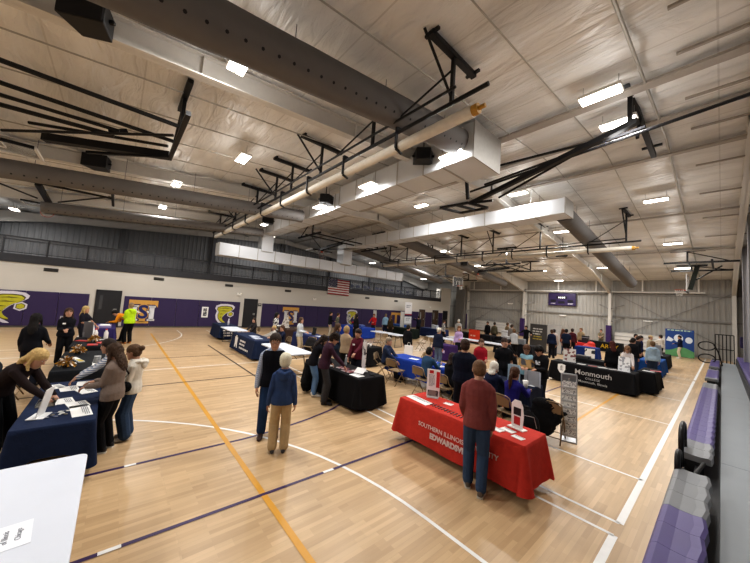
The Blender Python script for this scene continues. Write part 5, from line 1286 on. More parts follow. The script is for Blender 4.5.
# dark coats on chairs and bags: soft lumpy shells
def lump(name, lb, cat, x, y, rz, parts, col, vox=.03, noise=.006, group=None):
    mb = MB()
    for c, r in parts: mb.ell(c, r, 12, 8)
    me = union_mesh(mb, vox, 3); rn = np.random.default_rng(len(lb)); co = np.empty(len(me.vertices)*3); me.vertices.foreach_get('co', co)
    co += rn.normal(0, noise, co.shape); me.vertices.foreach_set('co', co)
    o = link(name, me, cloth(col), None, (x, y, 0), math.radians(rz), smooth=True); tag(o, lb, cat, group); return o
lump('coat', 'dark grey padded jacket hung over a chair at near left', 'coat', -9.65, -1.8, 0, [((0,0,.72),(.34,.13,.16)), ((-.24,.02,.55),(.13,.13,.26)), ((.24,.02,.56),(.13,.13,.26)), ((0,-.05,.5),(.3,.1,.3)), ((0,.1,.62),(.26,.1,.16))], '#26292e')
lump('coat', 'dark coat hung over a chair behind the white folding table', 'coat', -11.65, 6.62, 30, [((0,0,.70),(.25,.09,.14)), ((-.2,0,.45),(.1,.1,.3)), ((.2,0,.45),(.1,.1,.3)), ((0,-.03,.4),(.24,.08,.35))], '#2b2a2c')
lump('coat', 'black coat spread over chair back beside the navy table', 'coat', -2.32, 6.72, 15, [((0,0,.73),(.25,.1,.13)), ((-.18,.0,.5),(.09,.09,.24)), ((.18,.03,.52),(.1,.12,.15)), ((0,-.03,.42),(.2,.08,.3)), ((.26,.1,.60),(.13,.08,.04))], '#17181b')
bp = thing('backpack', 'black backpack standing upright right of woman in royal blue', 'backpack', (-2.42, 6.15, 0), .3)
mb = MB(); mb.tube([(0,0,.02),(0,0,.12),(0,0,.4),(0,.02,.55),(0,.03,.62)], [(.17,.1),(.2,.13),(.2,.13),(.17,.11),(.09,.06)], 16, side=(1,0,0), rnd=True); mb.build('bag_body', cloth('#141518'), bp, smooth=True)
mb = MB(); mb.tube([(0,-.1,.08),(0,-.15,.14),(0,-.15,.32),(0,-.1,.38)], [(.12,.03),(.15,.05),(.15,.05),(.12,.03)], 12, side=(1,0,0), rnd=True); mb.build('front_pocket', cloth('#1d1e22'), bp, smooth=True)
mb = MB(); mb.tube([(-.05,.02,.66),(-.04,.02,.73),(.04,.02,.73),(.05,.02,.66)], .012, 8); mb.build('handle', cloth('#1d1e22'), bp)
mb = MB(); mb.tube([(-.15,-.12,.42),(-.1,-.1,.6),(.1,-.1,.6),(.15,-.12,.42)], .006, 6); mb.build('zipper', metal('#b9b9b6'), bp)
lump('coat', 'black coat slung beside the woman in jeans at the central black table', 'coat', -7.25, 4.12, 100, [((0,0,.75),(.12,.1,.12)), ((0,0,.5),(.14,.1,.3)), ((0,.03,.25),(.2,.12,.24))], '#121316')
# ---------------------------------------------------------------- things on the tables
TT = TZ+.013
def sheet(x, y, w, d, rz, m, lb, z=TT, group=None, cat='paper', name='paper_sheet', n=1):
    o = thing(name, lb, cat, (x, y, z), math.radians(rz), group)
    mb = MB(); mb.box(-w/2, w/2, -d/2, d/2, 0, .002+.002*n); mb.build('sheet', m, o)
    mb = MB(); k = max(2, int(d/.045))
    for a, b, c, e in wordbars(w*.8, k, .010, int(abs(x*31+y*17))): 
        yy = d*.36+c
        if yy > -d*.42: mb.add([(a, d*.36+c, .0032+.002*n), (b, d*.36+c, .0032+.002*n), (b, d*.36+e, .0032+.002*n), (a, d*.36+e, .0032+.002*n)], [(0,1,2,3)])
    mb.build('print', paint('#6a6c74'), o, fixn=False)
    return o
o = thing('paper_sheet', 'white paper with grey printed words taped on near white table', 'paper', (-3.18, -.385, TZ+.001), math.radians(5))
mb = MB(); mb.box(-.145, .145, -.11, .11, 0, .0015); mb.build('sheet', paper('#e8ebf2'), o)
for tx, yy in (('of Illinois', -.012), ('Chicago', .048)):
    v, f = text_geo(tx, .042, .0, .0005); mb = MB(); mb.add(v, f); mb.xf(Matrix.Translation((-.0, yy, .0025)) @ Matrix.Rotation(PI, 4, 'Z')); mb.build('lettering', paint('#6b6f7a'), o)
# near navy table: papers, plate stand, tray
for i, (x, y, w, d, rz, lb) in enumerate(((-6.05,-.25,.28,.22,15,'white form with dark edge lines near the front right of navy table'), (-6.3,-.42,.28,.22,12,'white form left of another form on the navy table'), (-5.75,-.2,.5,.2,8,'long white flyers at the near right edge of navy table'), (-6.75,-.2,.3,.2,20,'white paper under the striped sleeve on navy table'), (-7.0,-.42,.3,.22,10,'white papers in the middle of navy table by the hands'), (-7.25,-.25,.3,.2,0,'white papers at the far right of the navy table'), (-7.2,-.6,.28,.2,25,'white papers at the far left of the navy table'))):
    sheet(x, y, w, d, rz, paper(), lb, n=2)
o = thing('sticker_pile', 'scatter of pins and stickers at the near edge of navy table', 'stickers', (-5.72, -.42, TT)); rr = random.Random(3)
for k in range(16):
    mb = MB(); x, y = rr.uniform(-.13, .13), rr.uniform(-.1, .1); r = rr.uniform(.015, .03); mb.poly([(x+r*math.cos(a*PI/4), y+r*math.sin(a*PI/4), .002*k*.3) for a in range(8)], (0, 0, .004)); mb.build('sticker', paint(['#8f9096', '#c9c9c4', '#6f6a60', '#3f4a66'][k % 4]), o)
o = thing('sign_holder', 'white leaning acrylic sign seen edge-on at near corner of navy table', 'sign', (-5.72, -.6, TT), math.radians(-14))
mb = MB(); mb.poly([(-.11,.02,0),(.11,.02,0),(.11,.09,.36),(-.11,.09,.36)], (0,.008,0)); mb.build('sign_face', paper('#e6e4e2'), o); mb = MB(); mb.box(-.12,.12,-.06,.1,0,.014); mb.build('foot', paper('#d8d8d8'), o, bevel=.004)
o = thing('wire_basket', 'low silver wire tray beside the hands of leaning woman', 'tray', (-6.25, -.58, TT)); mb = MB(); mb.box(-.14,.14,-.09,.09,0,.006); mb.build('tray_base', metal('#8c8a80'), o); mb = MB()
for a, b in (((-.14,-.09),(.14,-.09)),((.14,-.09),(.14,.09)),((.14,.09),(-.14,.09)),((-.14,.09),(-.14,-.09))): mb.cyl((a[0],a[1],.035),(b[0],b[1],.035),.004,5); mb.cyl((a[0],a[1],0),(a[0],a[1],.035),.004,5)
mb.build('tray_wire', metal('#8c8a80'), o)
# black table with pom-poms and brochures
def pompom(x, y, lb):
    o = thing('pom_pom', lb, 'pom-pom', (x, y, TT), group='gold pom-poms'); rr = random.Random(int(x*50)); mb = MB(); mw = MB()
    for k in range(150):
        a, b = rr.uniform(0, 2*PI), math.asin(rr.uniform(-.35, 1)); r = rr.uniform(.1, .17); d = Vector((math.cos(a)*math.cos(b), math.sin(a)*math.cos(b), math.sin(b)))
        q = Vector((rr.uniform(-1,1), rr.uniform(-1,1), rr.uniform(-1,1))).cross(d).normalized()*.012; c = Vector((0,0,.09))
        e = c+d*r; e.z = max(.004, e.z-.03*rr.random()); m_ = c+d*r*.6+Vector((0,0,.02)); m_.z = max(.006, m_.z)
        (mw if k % 5 == 0 else mb).add([c-q, c+q, m_+q, m_-q, e+q, e-q], [(0,1,2,3), (3,2,4,5)])
    mb.build('streamers', mat('#a8782a', .3, .4, var=.3), o, fixn=False); mw.build('white_streamers', paint('#e2ddd2'), o, fixn=False)
    mb = MB(); mb.cyl((0,-.05,.03),(0,.05,.03),.02); mb.build('handle', BLACK, o)
pompom(-8.75, -.62, 'gold and white pom-pom at the near corner of black table'); pompom(-10.3, -.55, 'gold and white pom-pom at the far corner of black table'); pompom(-12.3, -.35, 'gold pom-pom on the table with red handouts')
o = thing('name_board', 'silver name board with small pictures on the black table', 'sign', (-9.5, -.5, TT), .3); mb = MB(); mb.box(-.3,.3,-.05,.05,0,.02); mb.build('board', paper('#d4d6d6'), o); mb = MB()
for k in range(4): mb.box(.02+k*.07,.07+k*.07,-.04,.04,.02,.024)
mb.build('picture', printed('#c7b04a', '#55606a', 25), o)
for k in range(5):
    sheet(-8.95-.2*k, -.17, .34, .12, 2, printed('#b9b7b4', '#5f5d62', 20) if k else paper(), 'stack of brochures at the right edge of black table, %s from the near end' % ('first second third fourth fifth'.split()[k]), n=4, cat='brochure', name='brochure_stack')
o = thing('poster_board', 'grey upright poster on the far black table', 'poster', (-13.3, -.55, TT), .75); mb = MB(); mb.box(-.17,.17,-.01,.01,0,.5); mb.build('board', printed('#6b6a70', '#8d8c92', 9), o); mb = MB(); mb.poly([(-.1,.01,0),(.1,.01,0),(0,.01,.4)], (0,.16,0)); mb.build('easel', paper(), o)
for i, (x, y, c, lb) in enumerate(((-11.75,-.35,'#b8332f','red folder on the third left table'), (-12.1,-.15,'#c2423b','red handout at the right edge of the third left table'), (-12.8,-.3,'#d8d6d2','white handout on third left table'), (-12.6,-.6,'#b8332f','red and white leaflet at the back of the third left table'))):
    sheet(x, y, .3, .22, 20*i, paper(c), lb, n=5, cat='leaflet', name='leaflet_stack')
for x, y, lb in ((-12.95,-.1,'white bottle with red cap beside grey poster'), (-13.05,-.35,'white bottle behind the other on third left table')):
    o = thing('bottle', lb, 'bottle', (x, y, TT)); mb = MB(); mb.tube([(0,0,0),(0,0,.02),(0,0,.2),(0,0,.25),(0,0,.28)], [.05,.055,.055,.03,.025], 12); mb.build('bottle_body', paint('#d9d5d2'), o, smooth=True); mb = MB(); mb.cyl((0,0,.28),(0,0,.32),.028); mb.build('cap', paint('#c23a2a'), o)
o = thing('handout_box', 'white tray of handouts on the purple tablecloth', 'box', (-16.5,-.2,TT)); mb = MB(); mb.box(-.3,.3,-.2,.2,0,.08); mb.build('tray', paper('#9d93b8'), o, bevel=.01); mb = MB(); mb.box(-.25,.25,-.15,.15,.08,.1); mb.build('handout', paper(), o)
# red table
sheet(-3.73, 4.5, .56, .2, -8, paper(), 'long white sign-up sheet at the left end of red table', n=1)
o = thing('counter_sign', 'white acrylic counter sign with red blocks standing on red table', 'sign', (-3.70, 4.86, TT), math.radians(32))
mb = MB(); mb.box(-.125,.125,-.008,.008,.02,.54); mb.build('sign_face', paper('#e4e2e2'), o); mb = MB(); mb.box(.055,.12,-.012,-.008,.2,.5); mb.box(-.08,0,-.012,-.008,.46,.52); mb.build('red_panel', paint('#bf2b30'), o)
mb = MB()
for a, b, c, d in wordbars(.11, 10, .012, 4): mb.add([(a-.03,-.0095,.43+c),(b-.03,-.0095,.43+c),(b-.03,-.0095,.43+d),(a-.03,-.0095,.43+d)], [(0,1,2,3)])
mb.build('print', paint('#7c7c84'), o, fixn=False); mb = MB(); mb.box(-.1,.1,-.012,-.008,.03,.14); mb.build('photo_strip', printed('#8a7f7a', '#3c3a3e', 30), o); mb = MB(); mb.box(-.11,.11,-.05,.05,0,.02); mb.build('foot', paper('#cfcfd0'), o)
v, f = text_geo('APPLY', .05, .004, .001); mb = MB(); 
for k in range(12):
    x = -3.44+.066*k; o = thing('pen', 'dark pen in the row along the front of red table', 'pen', (x, 4.52-.006*k, TT), .08, 'row of pens on the red table')
    mb = MB(); mb.cyl((0,-.07,.007),(0,.06,.007),.007,8); mb.build('barrel', paint('#2c2b31', .3), o); mb = MB(); mb.tube([(0,.06,.007),(0,.075,.007)], [.006,.002], 8); mb.box(-.003,.003,-.06,-.02,.012,.017); mb.build('clip', metal('#b7b7b9'), o)
sheet(-3.3, 4.82, .16, .12, 5, paper(), 'small white card behind the pens on red table')
o = thing('photo_card', 'small upright photo card behind the man in maroon', 'card', (-2.92, 4.86, TT), .2); mb = MB(); mb.poly([(-.09,0,0),(.09,0,0),(.09,.05,.24),(-.09,.05,.24)], (0,.006,0)); mb.build('card_face', printed('#a59b88', '#4a4740', 16), o); mb = MB(); mb.poly([(-.06,.04,0),(.06,.04,0),(.0,.05,.18)], (0,.09,0)); mb.build('easel', paper(), o)
for i, (x, y, lb) in enumerate(((-2.22,4.5,'white leaflets on red table right of the man in maroon'), (-2.1,4.62,'white leaflets behind others right of man in maroon'))): sheet(x, y, .2, .12, -10, paper(), lb, n=3, cat='leaflet', name='leaflet_stack')
sheet(-1.9, 4.5, .16, .11, -10, paper(), 'white card near the right end of red table')
o = thing('display_card', 'small white standing display card with dark and red panels on red table', 'card', (-2.06, 4.82, TT), math.radians(-10))
mb = MB(); mb.box(-.13,.13,-.05,.07,0,.012); mb.build('foot', paper(), o); mb = MB(); mb.poly([(-.09,0,.012),(.09,0,.012),(.105,0,.2),(.09,0,.34),(.05,0,.42),(-.05,0,.42),(-.1,0,.36),(-.1,0,.2)], (0,.008,0)); mb.build('card_face', paper('#e8e5e3'), o)
mb = MB(); mb.box(-.06,.06,-.004,0,.2,.31); mb.build('dark_panel', paint('#1e1d22'), o); mb = MB(); mb.box(-.05,.05,-.004,0,.06,.18); mb.build('red_panel', paint('#b52d30'), o)
# black table at centre
sheet(-5.72, 4.55, .32, .22, 5, paper(), 'white sheet at the near end of the central black table')
for x, y, lb, c in ((-6.15,4.6,'open brochure in the middle of central black table','#7a2b33'), (-6.5,4.68,'maroon brochure beside the student on central black table','#6d2129'), (-6.05,4.85,'maroon folder at the back of central black table','#6d2129')): sheet(x, y, .3, .22, 8, printed(c, '#b9b0ae', 14), lb, n=3, cat='brochure', name='brochure_stack')
sheet(-6.95, 4.5, .3, .2, -5, paper(), 'white sheet under the hands of the student in plum sweater')
o = thing('photo_tower', 'tall narrow photo display standing on the central black table', 'display', (-6.02, 4.98, TT), math.radians(-18)); mb = MB(); mb.box(-.11,.11,-.015,.015,0,.78); mb.build('panel', printed('#d3cdca', '#4a4548', 13), o); mb = MB(); mb.box(-.13,.13,-.08,.08,-.0,.015); mb.build('foot', paint('#b5b3b2'), o)
o = thing('tablet_stand', 'white tilted tablet stand on central black table', 'tablet', (-5.85, 4.75, TT), .4); mb = MB(); mb.poly([(-.13,-.1,.015),(.13,-.1,.015),(.13,.07,.11),(-.13,.07,.11)], (0,.006,.012)); mb.build('tablet', paper('#d9d7d6'), o, bevel=.004); mb = MB(); mb.poly([(-.1,-.06,0),(.1,-.06,0),(.1,.08,0),(-.1,.08,0)], (0,0,.02)); mb.box(-.09,.09,.05,.07,.02,.1); mb.build('stand', BLACK, o)
o = thing('water_bottle', 'clear plastic bottle on central black table', 'bottle', (-6.75, 4.95, TT)); mb = MB(); mb.tube([(0,0,0),(0,0,.02),(0,0,.18),(0,0,.23),(0,0,.26)], [.03,.035,.035,.018,.015], 12); mb.build('bottle_body', mat('#b7bcc0', .1, alpha=.6), o, smooth=True); mb = MB(); mb.cyl((0,0,.26),(0,0,.285),.018); mb.build('cap', paint('#e5e5e5'), o)
o = thing('stapler', 'dark desk stapler near the corner of central black table', 'stapler', (-5.55, 4.9, TT), .3); mb = MB(); mb.box(-.08,.08,-.02,.02,0,.015); mb.build('base', BLACK, o); mb = MB(); mb.poly([(-.08,-.018,.02),(.08,-.018,.045),(.08,-.018,.065),(-.08,-.018,.04)], (0,.036,0)); mb.build('arm', paint('#3a3a3e'), o, bevel=.005)
for k in range(4):
    o = thing('cup', 'small white cup in the row on the black table behind the photo display', 'cup', (-9.75+.2*k, 7.85, TT), group='white cups in a row on black table'); mb = MB(); mb.tube([(0,0,0),(0,0,.15)], [.035,.05], 12); mb.build('cup_body', paint('#dedad6'), o, smooth=True); mb = MB(); mb.cyl((0,0,.15),(0,0,.165),.052,12); mb.build('lid', paint('#4a4540'), o)
# blue table and navy table behind red
sheet(-6.7, 7.7, .3, .22, 10, paper(), 'white papers at the left of royal blue table'); sheet(-5.6, 7.6, .35, .24, -12, paper(), 'white papers at the right end of royal blue table'); sheet(-6.1, 7.9, .25, .2, 0, paper('#8fa2cf'), 'pale blue leaflet in the middle of the royal blue table')
o = thing('candy_bowl', 'small dark bowl on the royal blue table', 'bowl', (-6.35, 7.8, TT)); mb = MB(); mb.tube([(0,0,0),(0,0,.01),(0,0,.06),(0,0,.08)], [.04,.06,.1,.105], 14); mb.build('bowl', paint('#2b2230'), o, smooth=True); mb = MB(); mb.ell((0,0,.075),(.085,.085,.03)); mb.build('candy', paint('#7c3a50'), o)
def trifold(x, y, rz, lb, m, w=.3, h=.62):
    o = thing('trifold_board', lb, 'display board', (x, y, TT), math.radians(rz)); mb = MB(); mb.box(-w,w,-.006,.006,0,h); mb.build('centre_panel', m, o)
    for s in (-1, 1):
        mb = MB(); mb.poly([(s*w,0,0),(s*(w+.05),-.12,0),(s*(w+.05),-.12,h),(s*w,0,h)], (0,.01,0)); mb.build('side_panel', m, o)
GP = mat('#a9abb2', .6)
trifold(-3.05, 7.95, 14, 'grey trifold display board seen from behind beside white cup', GP, .13, .36); trifold(-3.52, 8.02, 10, 'pale grey trifold board behind the woman with ponytail', mat('#9fb0bd', .6), .1, .42)
o = thing('cup', 'white foam cup on the dark navy table', 'cup', (-3.08, 7.6, TT)); mb = MB(); mb.tube([(0,0,0),(0,0,.16)], [.045,.06], 14); mb.build('cup_body', paint('#e3e0da'), o, smooth=True); mb = MB(); mb.tube([(0,0,.155),(0,0,.165)], .063, 14); mb.build('rim', paint('#eeebe6'), o)
for x, y, lb in ((-3.35,7.65,'white papers left of foam cup'), (-4.2,7.6,'white papers before the white-haired person'), (-2.98+.0,7.95,'white note at the right end of dark navy table')): sheet(min(x,-3.1), y, .2, .14, 12, paper(), lb)
# newspaper rack
o = thing('newspaper_rack', 'leaning silver newspaper rack with many papers standing on the floor', 'rack', (-2.08, 7.28, 0), math.radians(20))
mb = MB(); mb.box(-.14,.14,-.16,.22,0,.02); mb.build('base', metal('#a8aaad'), o)
mb = MB(); lean = .16
for s in (-1, 1): mb.beam((s*  .135,-.12,.02),(s*  .135,.10,1.30),.02,.05)
mb.beam((-.14,.10,1.30),(.14,.10,1.30),.03,.03); mb.beam((0,.2,.02),(0,.09,1.22),.03,.02); mb.build('frame', mat('#aeb0b3', .4, .3), o)
mb = MB(); mb.poly([(-.13,.10,1.14),(.13,.10,1.14),(.13,.105,1.29),(-.13,.105,1.29)], (0,.01,0)); mb.build('header', mat('#7f8184', .4, .3), o)
for k in range(8):
    z = .12+k*.130; y = -.12+.22*(z/1.36); mb = MB(); mb.poly([(-.12,y-.03,z),(.12,y-.03,z),(.12,y-.012,z+.14),(-.12,y-.012,z+.14)], (0,.012,0))
    mb.build('newspaper', printed('#dcdbd8', '#77767a', 58+k), o); mb = MB(); mb.box(-.13,.13,y-.045,y-.03,z-.012,z+.03); mb.build('pocket', mat('#b9bbbd', .4, .3), o)
# Monmouth table items
def tabletop_sign(x, y, w, h, rz, lb, m, z=TT):
    o = thing('counter_sign', lb, 'sign', (x, y, z), math.radians(rz)); mb = MB(); mb.poly([(-w/2,0,.01),(w/2,0,.01),(w/2,.06,h),(-w/2,.06,h)], (0,.008,0)); mb.build('sign_face', m, o); mb = MB(); mb.box(-w/2,w/2,-.04,.1,0,.012); mb.build('foot', paper('#d5d5d8'), o); return o
tabletop_sign(-3.95, 13.75, .42, .5, 10, 'white framed picture sign at the left end of lettered black table', printed('#c9c6c2', '#7a4a48', 12))
tabletop_sign(-2.25, 13.6, .34, .5, -8, 'white counter sign at the right end of the lettered black table', printed('#dfe0e2', '#9a9ca2', 16))
for k, (x, c) in enumerate(((-3.5,'#d8d5d0'), (-3.15,'#a24a44'), (-2.85,'#d8d5d0'), (-2.55,'#b9b4b0'))): sheet(x, 13.6, .26, .18, 15*k, paper(c), '%s leaflet stack along the lettered black table, %s from its left end' % (('white','red','white','grey')[k], 'first second third fourth'.split()[k]), n=4, cat='leaflet', name='leaflet_stack')
tabletop_sign(-5.15, 21.55, .5, .72, 0, 'white sign with dark emblem standing before the blue cloth at far centre', printed('#dfdfdd', '#2a2a2c', 5), 0)
sheet(-1.6, 15.2, .3, .2, 10, paper('#c2525a'), 'pink leaflet on the short black tablecloth', n=3); sheet(-1.75, 14.8, .3, .2, -10, paper(), 'white leaflet on the short black tablecloth', n=3)
tabletop_sign(-2.3, 23.0, .5, .55, 60, 'grey sign board on the black cloth at right', paper('#8f9298'))
# navy cloth items
o = thing('spray_bottle', 'white spray bottle on the navy table nearest the wall', 'bottle', (-17.6, 4.8, TT)); mb = MB(); mb.tube([(0,0,0),(0,0,.2),(0,0,.26),(0,0,.3)], [.05,.05,.03,.02], 12); mb.build('bottle_body', paint('#d9d6dc'), o, smooth=True); mb = MB(); mb.box(-.02,.07,-.02,.02,.3,.35); mb.build('trigger', paint('#e8e5e8'), o)
for i, (x, y, lb) in enumerate(((-12.3,4.5,'pale papers on navy cloth with shield, right end'), (-12.9,4.6,'pale papers on navy cloth with shield, middle'))): sheet(x, y, .5, .3, 4*i, paper('#b9bfcc'), lb, n=3)
o = thing('photo_easel', 'white and grey photo easel under the gold T emblem', 'display', (-16.4, 7.5, TT), .4); mb = MB(); mb.poly([(-.3,0,0),(.3,0,0),(.2,.1,.5),(.05,.12,.62),(-.2,.1,.5)], (0,.02,0)); mb.build('panel', printed('#b7b0a8', '#7c746c', 9), o); mb = MB(); mb.box(-.2,.2,0,.2,0,.02); mb.build('foot', paper(), o)
o = thing('tablet_stand', 'small black tablet standing on the navy table behind white folding table', 'tablet', (-12.9, 7.4, TT), .2); mb = MB(); mb.poly([(-.13,0,.02),(.13,0,.02),(.13,.06,.36),(-.13,.06,.36)], (0,.012,0)); mb.build('tablet', BLACK, o); mb = MB(); mb.box(-.1,.1,-.03,.12,0,.02); mb.build('foot', paint('#4a4d55'), o)
for i, (x, c) in enumerate(((-13.6,'#8b93ad'), (-12.4,'#b9bfcc'))): sheet(x, 7.5, .5, .3, 8*i, paper(c), 'pale leaflets on navy cloth %s of black tablet' % ('left','right')[i], n=4)

# ---------------------------------------------------------------- floor-standing displays
o = thing('pull_up_banner', 'dark grey pull-up banner with white and yellow lines at far centre', 'banner', (-8.15, 21.9, 0), math.radians(-10))
mb = MB(); mb.box(-.58,.58,-.01,.01,.06,1.85); mb.build('banner_sheet', mat('#4c4a49', .7), o); mb = MB(); mb.box(-.6,.6,-.12,.12,0,.07); mb.build('base', metal('#77777a'), o); mb = MB(); mb.box(-.6,.6,-.02,.02,1.84,1.88); mb.cyl((0,.03,0),(0,.03,1.85),.015); mb.build('top_bar', metal('#77777a'), o)
for k in range(5):
    mb = MB(); w = (.75,.8,.8,.65,.75)[k]; z = 1.55-.17*k
    for a, b, c, d in wordbars(w, 1, .075, 60+k): mb.add([(a,-.014,z+c),(b,-.014,z+c),(b,-.014,z+d),(a,-.014,z+d)], [(0,1,2,3)])
    mb.build('text_line', paint('#d0cfca' if k < 3 else '#b9a64a'), o, fixn=False)
o = thing('pull_up_banner', 'white pull-up banner behind the dark grey one', 'banner', (-7.35, 22.5, 0), .2); mb = MB(); mb.box(-.4,.4,-.01,.01,.06,1.9); mb.build('banner_sheet', mat('#c9c7c4', .7), o); mb = MB(); mb.box(-.42,.42,-.1,.1,0,.06); mb.build('base', metal(), o)
o = thing('backdrop_wall', 'wide blue and green fabric backdrop with white emblems at far right', 'backdrop', (-2.2, 33.8, 0)); mb = MB()
mb.box(-.8,.8,-.03,.03,.02,2.15); mb.build('fabric_panel', mat('#21427f', .7, var=.1, scale=1.5), o, bevel=.02)
mb = MB(); pts = [(-.8,-.034,.03),(.8,-.034,.03)]+[(.8-1.6*i/12,-.034,.62+.16*math.sin(i*.5-.9)) for i in range(13)]; mb.poly(pts, (0,.003,0)); mb.build('green_field', mat('#5a9060', .7, var=.25, scale=3), o)
mb = MB(); mb.poly([(-.05+.26*math.cos(i*PI/10),-.036,1.45+.3*math.sin(i*PI/10)) for i in range(20)], (0,.003,0)); mb.poly([(.52+.2*math.cos(i*PI/10),-.036,1.35+.24*math.sin(i*PI/10)) for i in range(20)], (0,.003,0)); mb.poly([(-.75,-.036,1.2),(-.62,-.036,1.55),(-.4,-.036,1.4),(-.3,-.036,1.3),(-.45,-.036,1.15)], (0,.003,0)); mb.build('emblem', paint('#cfd6dd'), o)
mb = MB()
for a, b, c, d in wordbars(1.35, 1, .09, 31): mb.add([(a,-.037,2.06+c),(b,-.037,2.06+c),(b,-.037,2.06+d),(a,-.037,2.06+d)], [(0,1,2,3)])
mb.build('text_line', paint('#a9c4b0'), o, fixn=False); mb = MB(); mb.box(-.7,-.5,-.2,.3,0,.03); mb.box(.5,.7,-.2,.3,0,.03); mb.build('foot', metal(), o)
for z, h, lb, m in ((1.62, 1.3, 'upper white poster hanging near the brown doors', '#dcdde0'), (.58, .8, 'lower white poster under a red strip near the brown doors', '#cfd6dd')):
    o = thing('wall_poster', lb, 'poster', (-22.2, 24.1, z)); mb = MB(); mb.box(-.01,.01,-.55,.55,0,h-.05); mb.build('poster_sheet', paper(m), o); mb = MB()
    for a, b, c, d in wordbars(.7, 2, .1, 41): mb.add([(.013,a,h*.7+c),(.013,b,h*.7+c),(.013,b,h*.7+d),(.013,a,h*.7+d)], [(0,1,2,3)])
    mb.build('print', paint('#8b93a0'), o, fixn=False)
    mb = MB(); mb.box(-.03,.03,-.58,.58,-.12,-.04) if z > 1 else mb.box(-.03,.03,-.58,.58,-.58,-.0); mb.build('strip' if z > 1 else 'stand', paint('#a8383a') if z > 1 else paint('#8a8d92'), o)
for x, y, h, lb in ((-16.6, 17.4, 1.25, 'white display column on dark green tablecloth'), (-19.5, 17.0, 1.2, 'narrow white display column left of the person in light blue')):
    o = thing('display_column', lb, 'display', (x, y, TT if x > -17 else 0)); mb = MB(); zz = h+(0 if x > -17 else .7); 
    for k in range(3): mb.poly([(-.22+.0,-.02-.0,0),(.0,.1,0),(.0,.1,zz),(-.22,-.02,zz)], (.012,0,0)) if k == 0 else (mb.poly([(0,.1,0),(.22,-.02,0),(.22,-.02,zz),(0,.1,zz)], (-.012,0,0)) if k == 1 else None)
    mb.build('panel', paper('#d9dad8'), o); mb = MB(); mb.box(-.2,.2,-.05,.1,0,.02); mb.build('foot', metal(), o)
o = thing('mannequin', 'grey display torso stand left of person in red shirt', 'display', (-18.6, 13.6, TT)); mb = MB(); mb.tube([(0,0,0),(0,0,.03)], .14, 14); mb.cyl((0,0,0),(0,0,.3),.02); mb.build('stand', metal(), o); mb = MB(); mb.tube([(0,0,.3),(0,0,.5),(0,0,.7),(0,0,.8)], [(.14,.1),(.16,.11),(.19,.1),(.07,.06)], 14, side=(1,0,0), rnd=True); mb.build('torso', blotch(('#8c8c84','#c9c6bc','#4c4d4e'), 9), o, smooth=True)
o = thing('floor_sign', 'bright red-orange banner hung on the front of a far black table', 'sign', (-12.2, 20.68, .1)); mb = MB(); mb.box(-.45,.45,-.02,.0,.05,.95); mb.build('banner_sheet', paint('#d9452c', .7), o); mb = MB()
for a, b, c, d in wordbars(.6, 1, .1, 15): mb.add([(a,-.024,.5+c),(b,-.024,.5+c),(b,-.024,.5+d),(a,-.024,.5+d)], [(0,1,2,3)])
mb.build('text_line', paint('#e9c3b4'), o, fixn=False)
# mid-hall tabletop clutter
def lb_box(x, y, w, d, h, c, name, lb, cat, z=TT, rz=0):
    o = thing(name, lb, cat, (x, y, z), math.radians(rz)); mb = MB(); mb.box(-w/2,w/2,-d/2,d/2,0,h); mb.build('carton', paint(c), o, bevel=.01); mb = MB(); mb.box(-w/2-.004,w/2+.004,-d/2-.004,d/2+.004,h*.72,h*.8); mb.build('band', paint('#8a8a90'), o)
lb_box(-8.35, 17.9, .45, .3, .35, '#c7c9cc', 'display_box', 'white display box on black table before the dark grey banner', 'box')
lb_box(-7.6, 18.0, .4, .3, .3, '#8a8d90', 'display_box', 'grey display box beside the white display box', 'box')
lb_box(-10.1, 21.2, .4, .3, .5, '#d4d6d8', 'display_box', 'white upright box on the black cloth left of dark banner', 'box')
lb_box(-15.6, 20.3, .5, .3, .3, '#bfc4cc', 'display_box', 'pale box on the navy cloth near brown doors', 'box')
lb_box(-6.4, 25.7, .4, .3, .5, '#2a2a2e', 'display_box', 'black box with emblem on bright red tablecloth', 'box')
lb_box(-17.0, 13.5, .6, .4, .15, '#4a63a8', 'display_box', 'flat blue box on bright blue tablecloth', 'box')
lb_box(-4.0, 15.8, .5, .3, .12, '#3a3a3e', 'display_box', 'flat dark box on black cloth behind lettered table', 'box')
o = thing('red_balloon_pack', 'shiny red bag on the floor before the army table', 'bag', (-5.95, 24.8, 0)); mb = MB(); mb.ell((0,0,.40),(.45,.3,.4),14,9); mb.ell((.1,0,.75),(.25,.2,.2)); me = union_mesh(mb, .04, 2); link('bag_body', me, mat('#c5392f', .4), o, smooth=True); mb = MB(); mb.tube([(-.1,0,.85),(0,0,1.0),(.15,0,.85)], .02, 8); mb.build('handle', paint('#a82c28'), o)

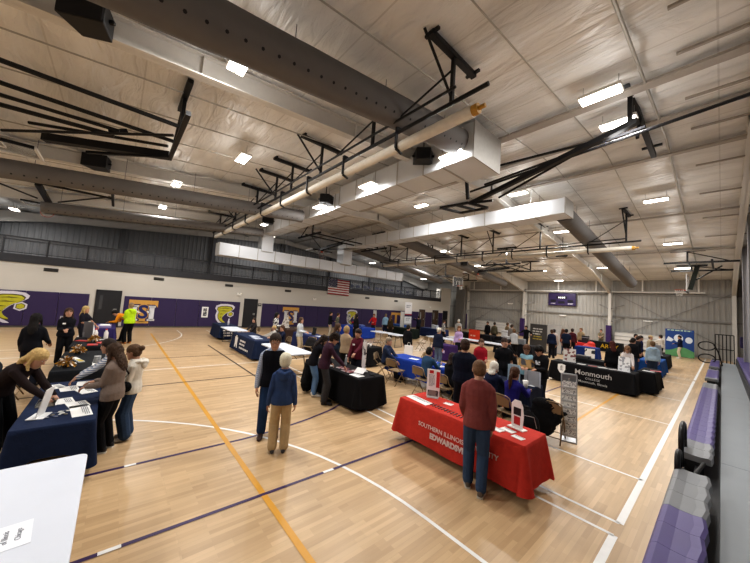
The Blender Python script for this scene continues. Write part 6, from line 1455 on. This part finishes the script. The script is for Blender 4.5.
# mezzanine furniture glimpsed behind the rail
mz = chair_proto('#565b78', 'blue-grey chair on the mezzanine', 'blue-grey chairs behind the mezzanine rail')
k = 0
for i in range(13):
    o = mz if i == 0 else copy_tree(mz); o.location = (-25.2-.25*(i % 2), 17.2+.85*i, 3.72 if False else 3.3); o.scale = (1.25, 1.25, 1.25); o.rotation_euler[2] = -PI/2+.2*(i % 3)
    o['label'] = 'blue-grey chair behind the mezzanine rail, one of a row at its far end'
for y in (27.0, 29.3):
    o = thing('cafe_table', 'dark table behind the rail at the far end of mezzanine', 'table', (-26.4, y, 3.3), group='tables on the mezzanine'); mb = MB(); mb.tube([(0,0,1.0),(0,0,1.04)], .5, 18); mb.build('tabletop', paint('#2e2f3a'), o); mb = MB(); mb.cyl((0,0,.03),(0,0,1.),.04); mb.cyl((0,0,0),(0,0,.03),.3,14); mb.build('pedestal', BLACK, o)
for i, y in enumerate((28.95, 29.85, 30.75)):
    o = thing('white_board', 'white standing board behind the mezzanine rail, %s from its far end' % ('third', 'second', 'first')[i], 'board', (-25.0, y, 3.3), group='white boards on the mezzanine')
    mb = MB(); mb.box(-.02, .02, -.4, .4, .35, 1.2); mb.build('board', paper('#e6e8ec'), o); mb = MB()
    for t in (-.35, .35): mb.cyl((0, t, 0), (0, t, .4), .02); mb.box(-.25, .25, t-.03, t+.03, 0, .04)
    mb.build('stand', metal(), o)
# ---------------------------------------------------------------- camera, world, look
cam = bpy.data.cameras.new('camera'); co = bpy.data.objects.new('camera', cam); COL.objects.link(co)
cam.sensor_width = 36; cam.lens = 36*299./750; cam.clip_end = 200; cam.clip_start = .05
AX = ((.65342, -.00884, -.75694), (.75369, .10100, .64943), (.07071, -.99485, .07266))   # world axes seen from the camera (right, down, ahead)
rt = Vector([AX[i][0] for i in range(3)]); up = -Vector([AX[i][1] for i in range(3)]); bk = -Vector([AX[i][2] for i in range(3)])
M = Matrix((rt, up, bk)).transposed().to_4x4(); M.translation = Vector((0, 0, 2.5)); co.matrix_world = M
SC.camera = co
w = bpy.data.worlds.new('hall_air'); SC.world = w; w.use_nodes = True
w.node_tree.nodes['Background'].inputs[0].default_value = (.5, .5, .52, 1); w.node_tree.nodes['Background'].inputs[1].default_value = .05
SC.view_settings.view_transform = 'Standard'; SC.view_settings.look = 'Medium High Contrast'; SC.view_settings.exposure = EXPO
SC.cycles.max_bounces = 7; SC.cycles.diffuse_bounces = 4
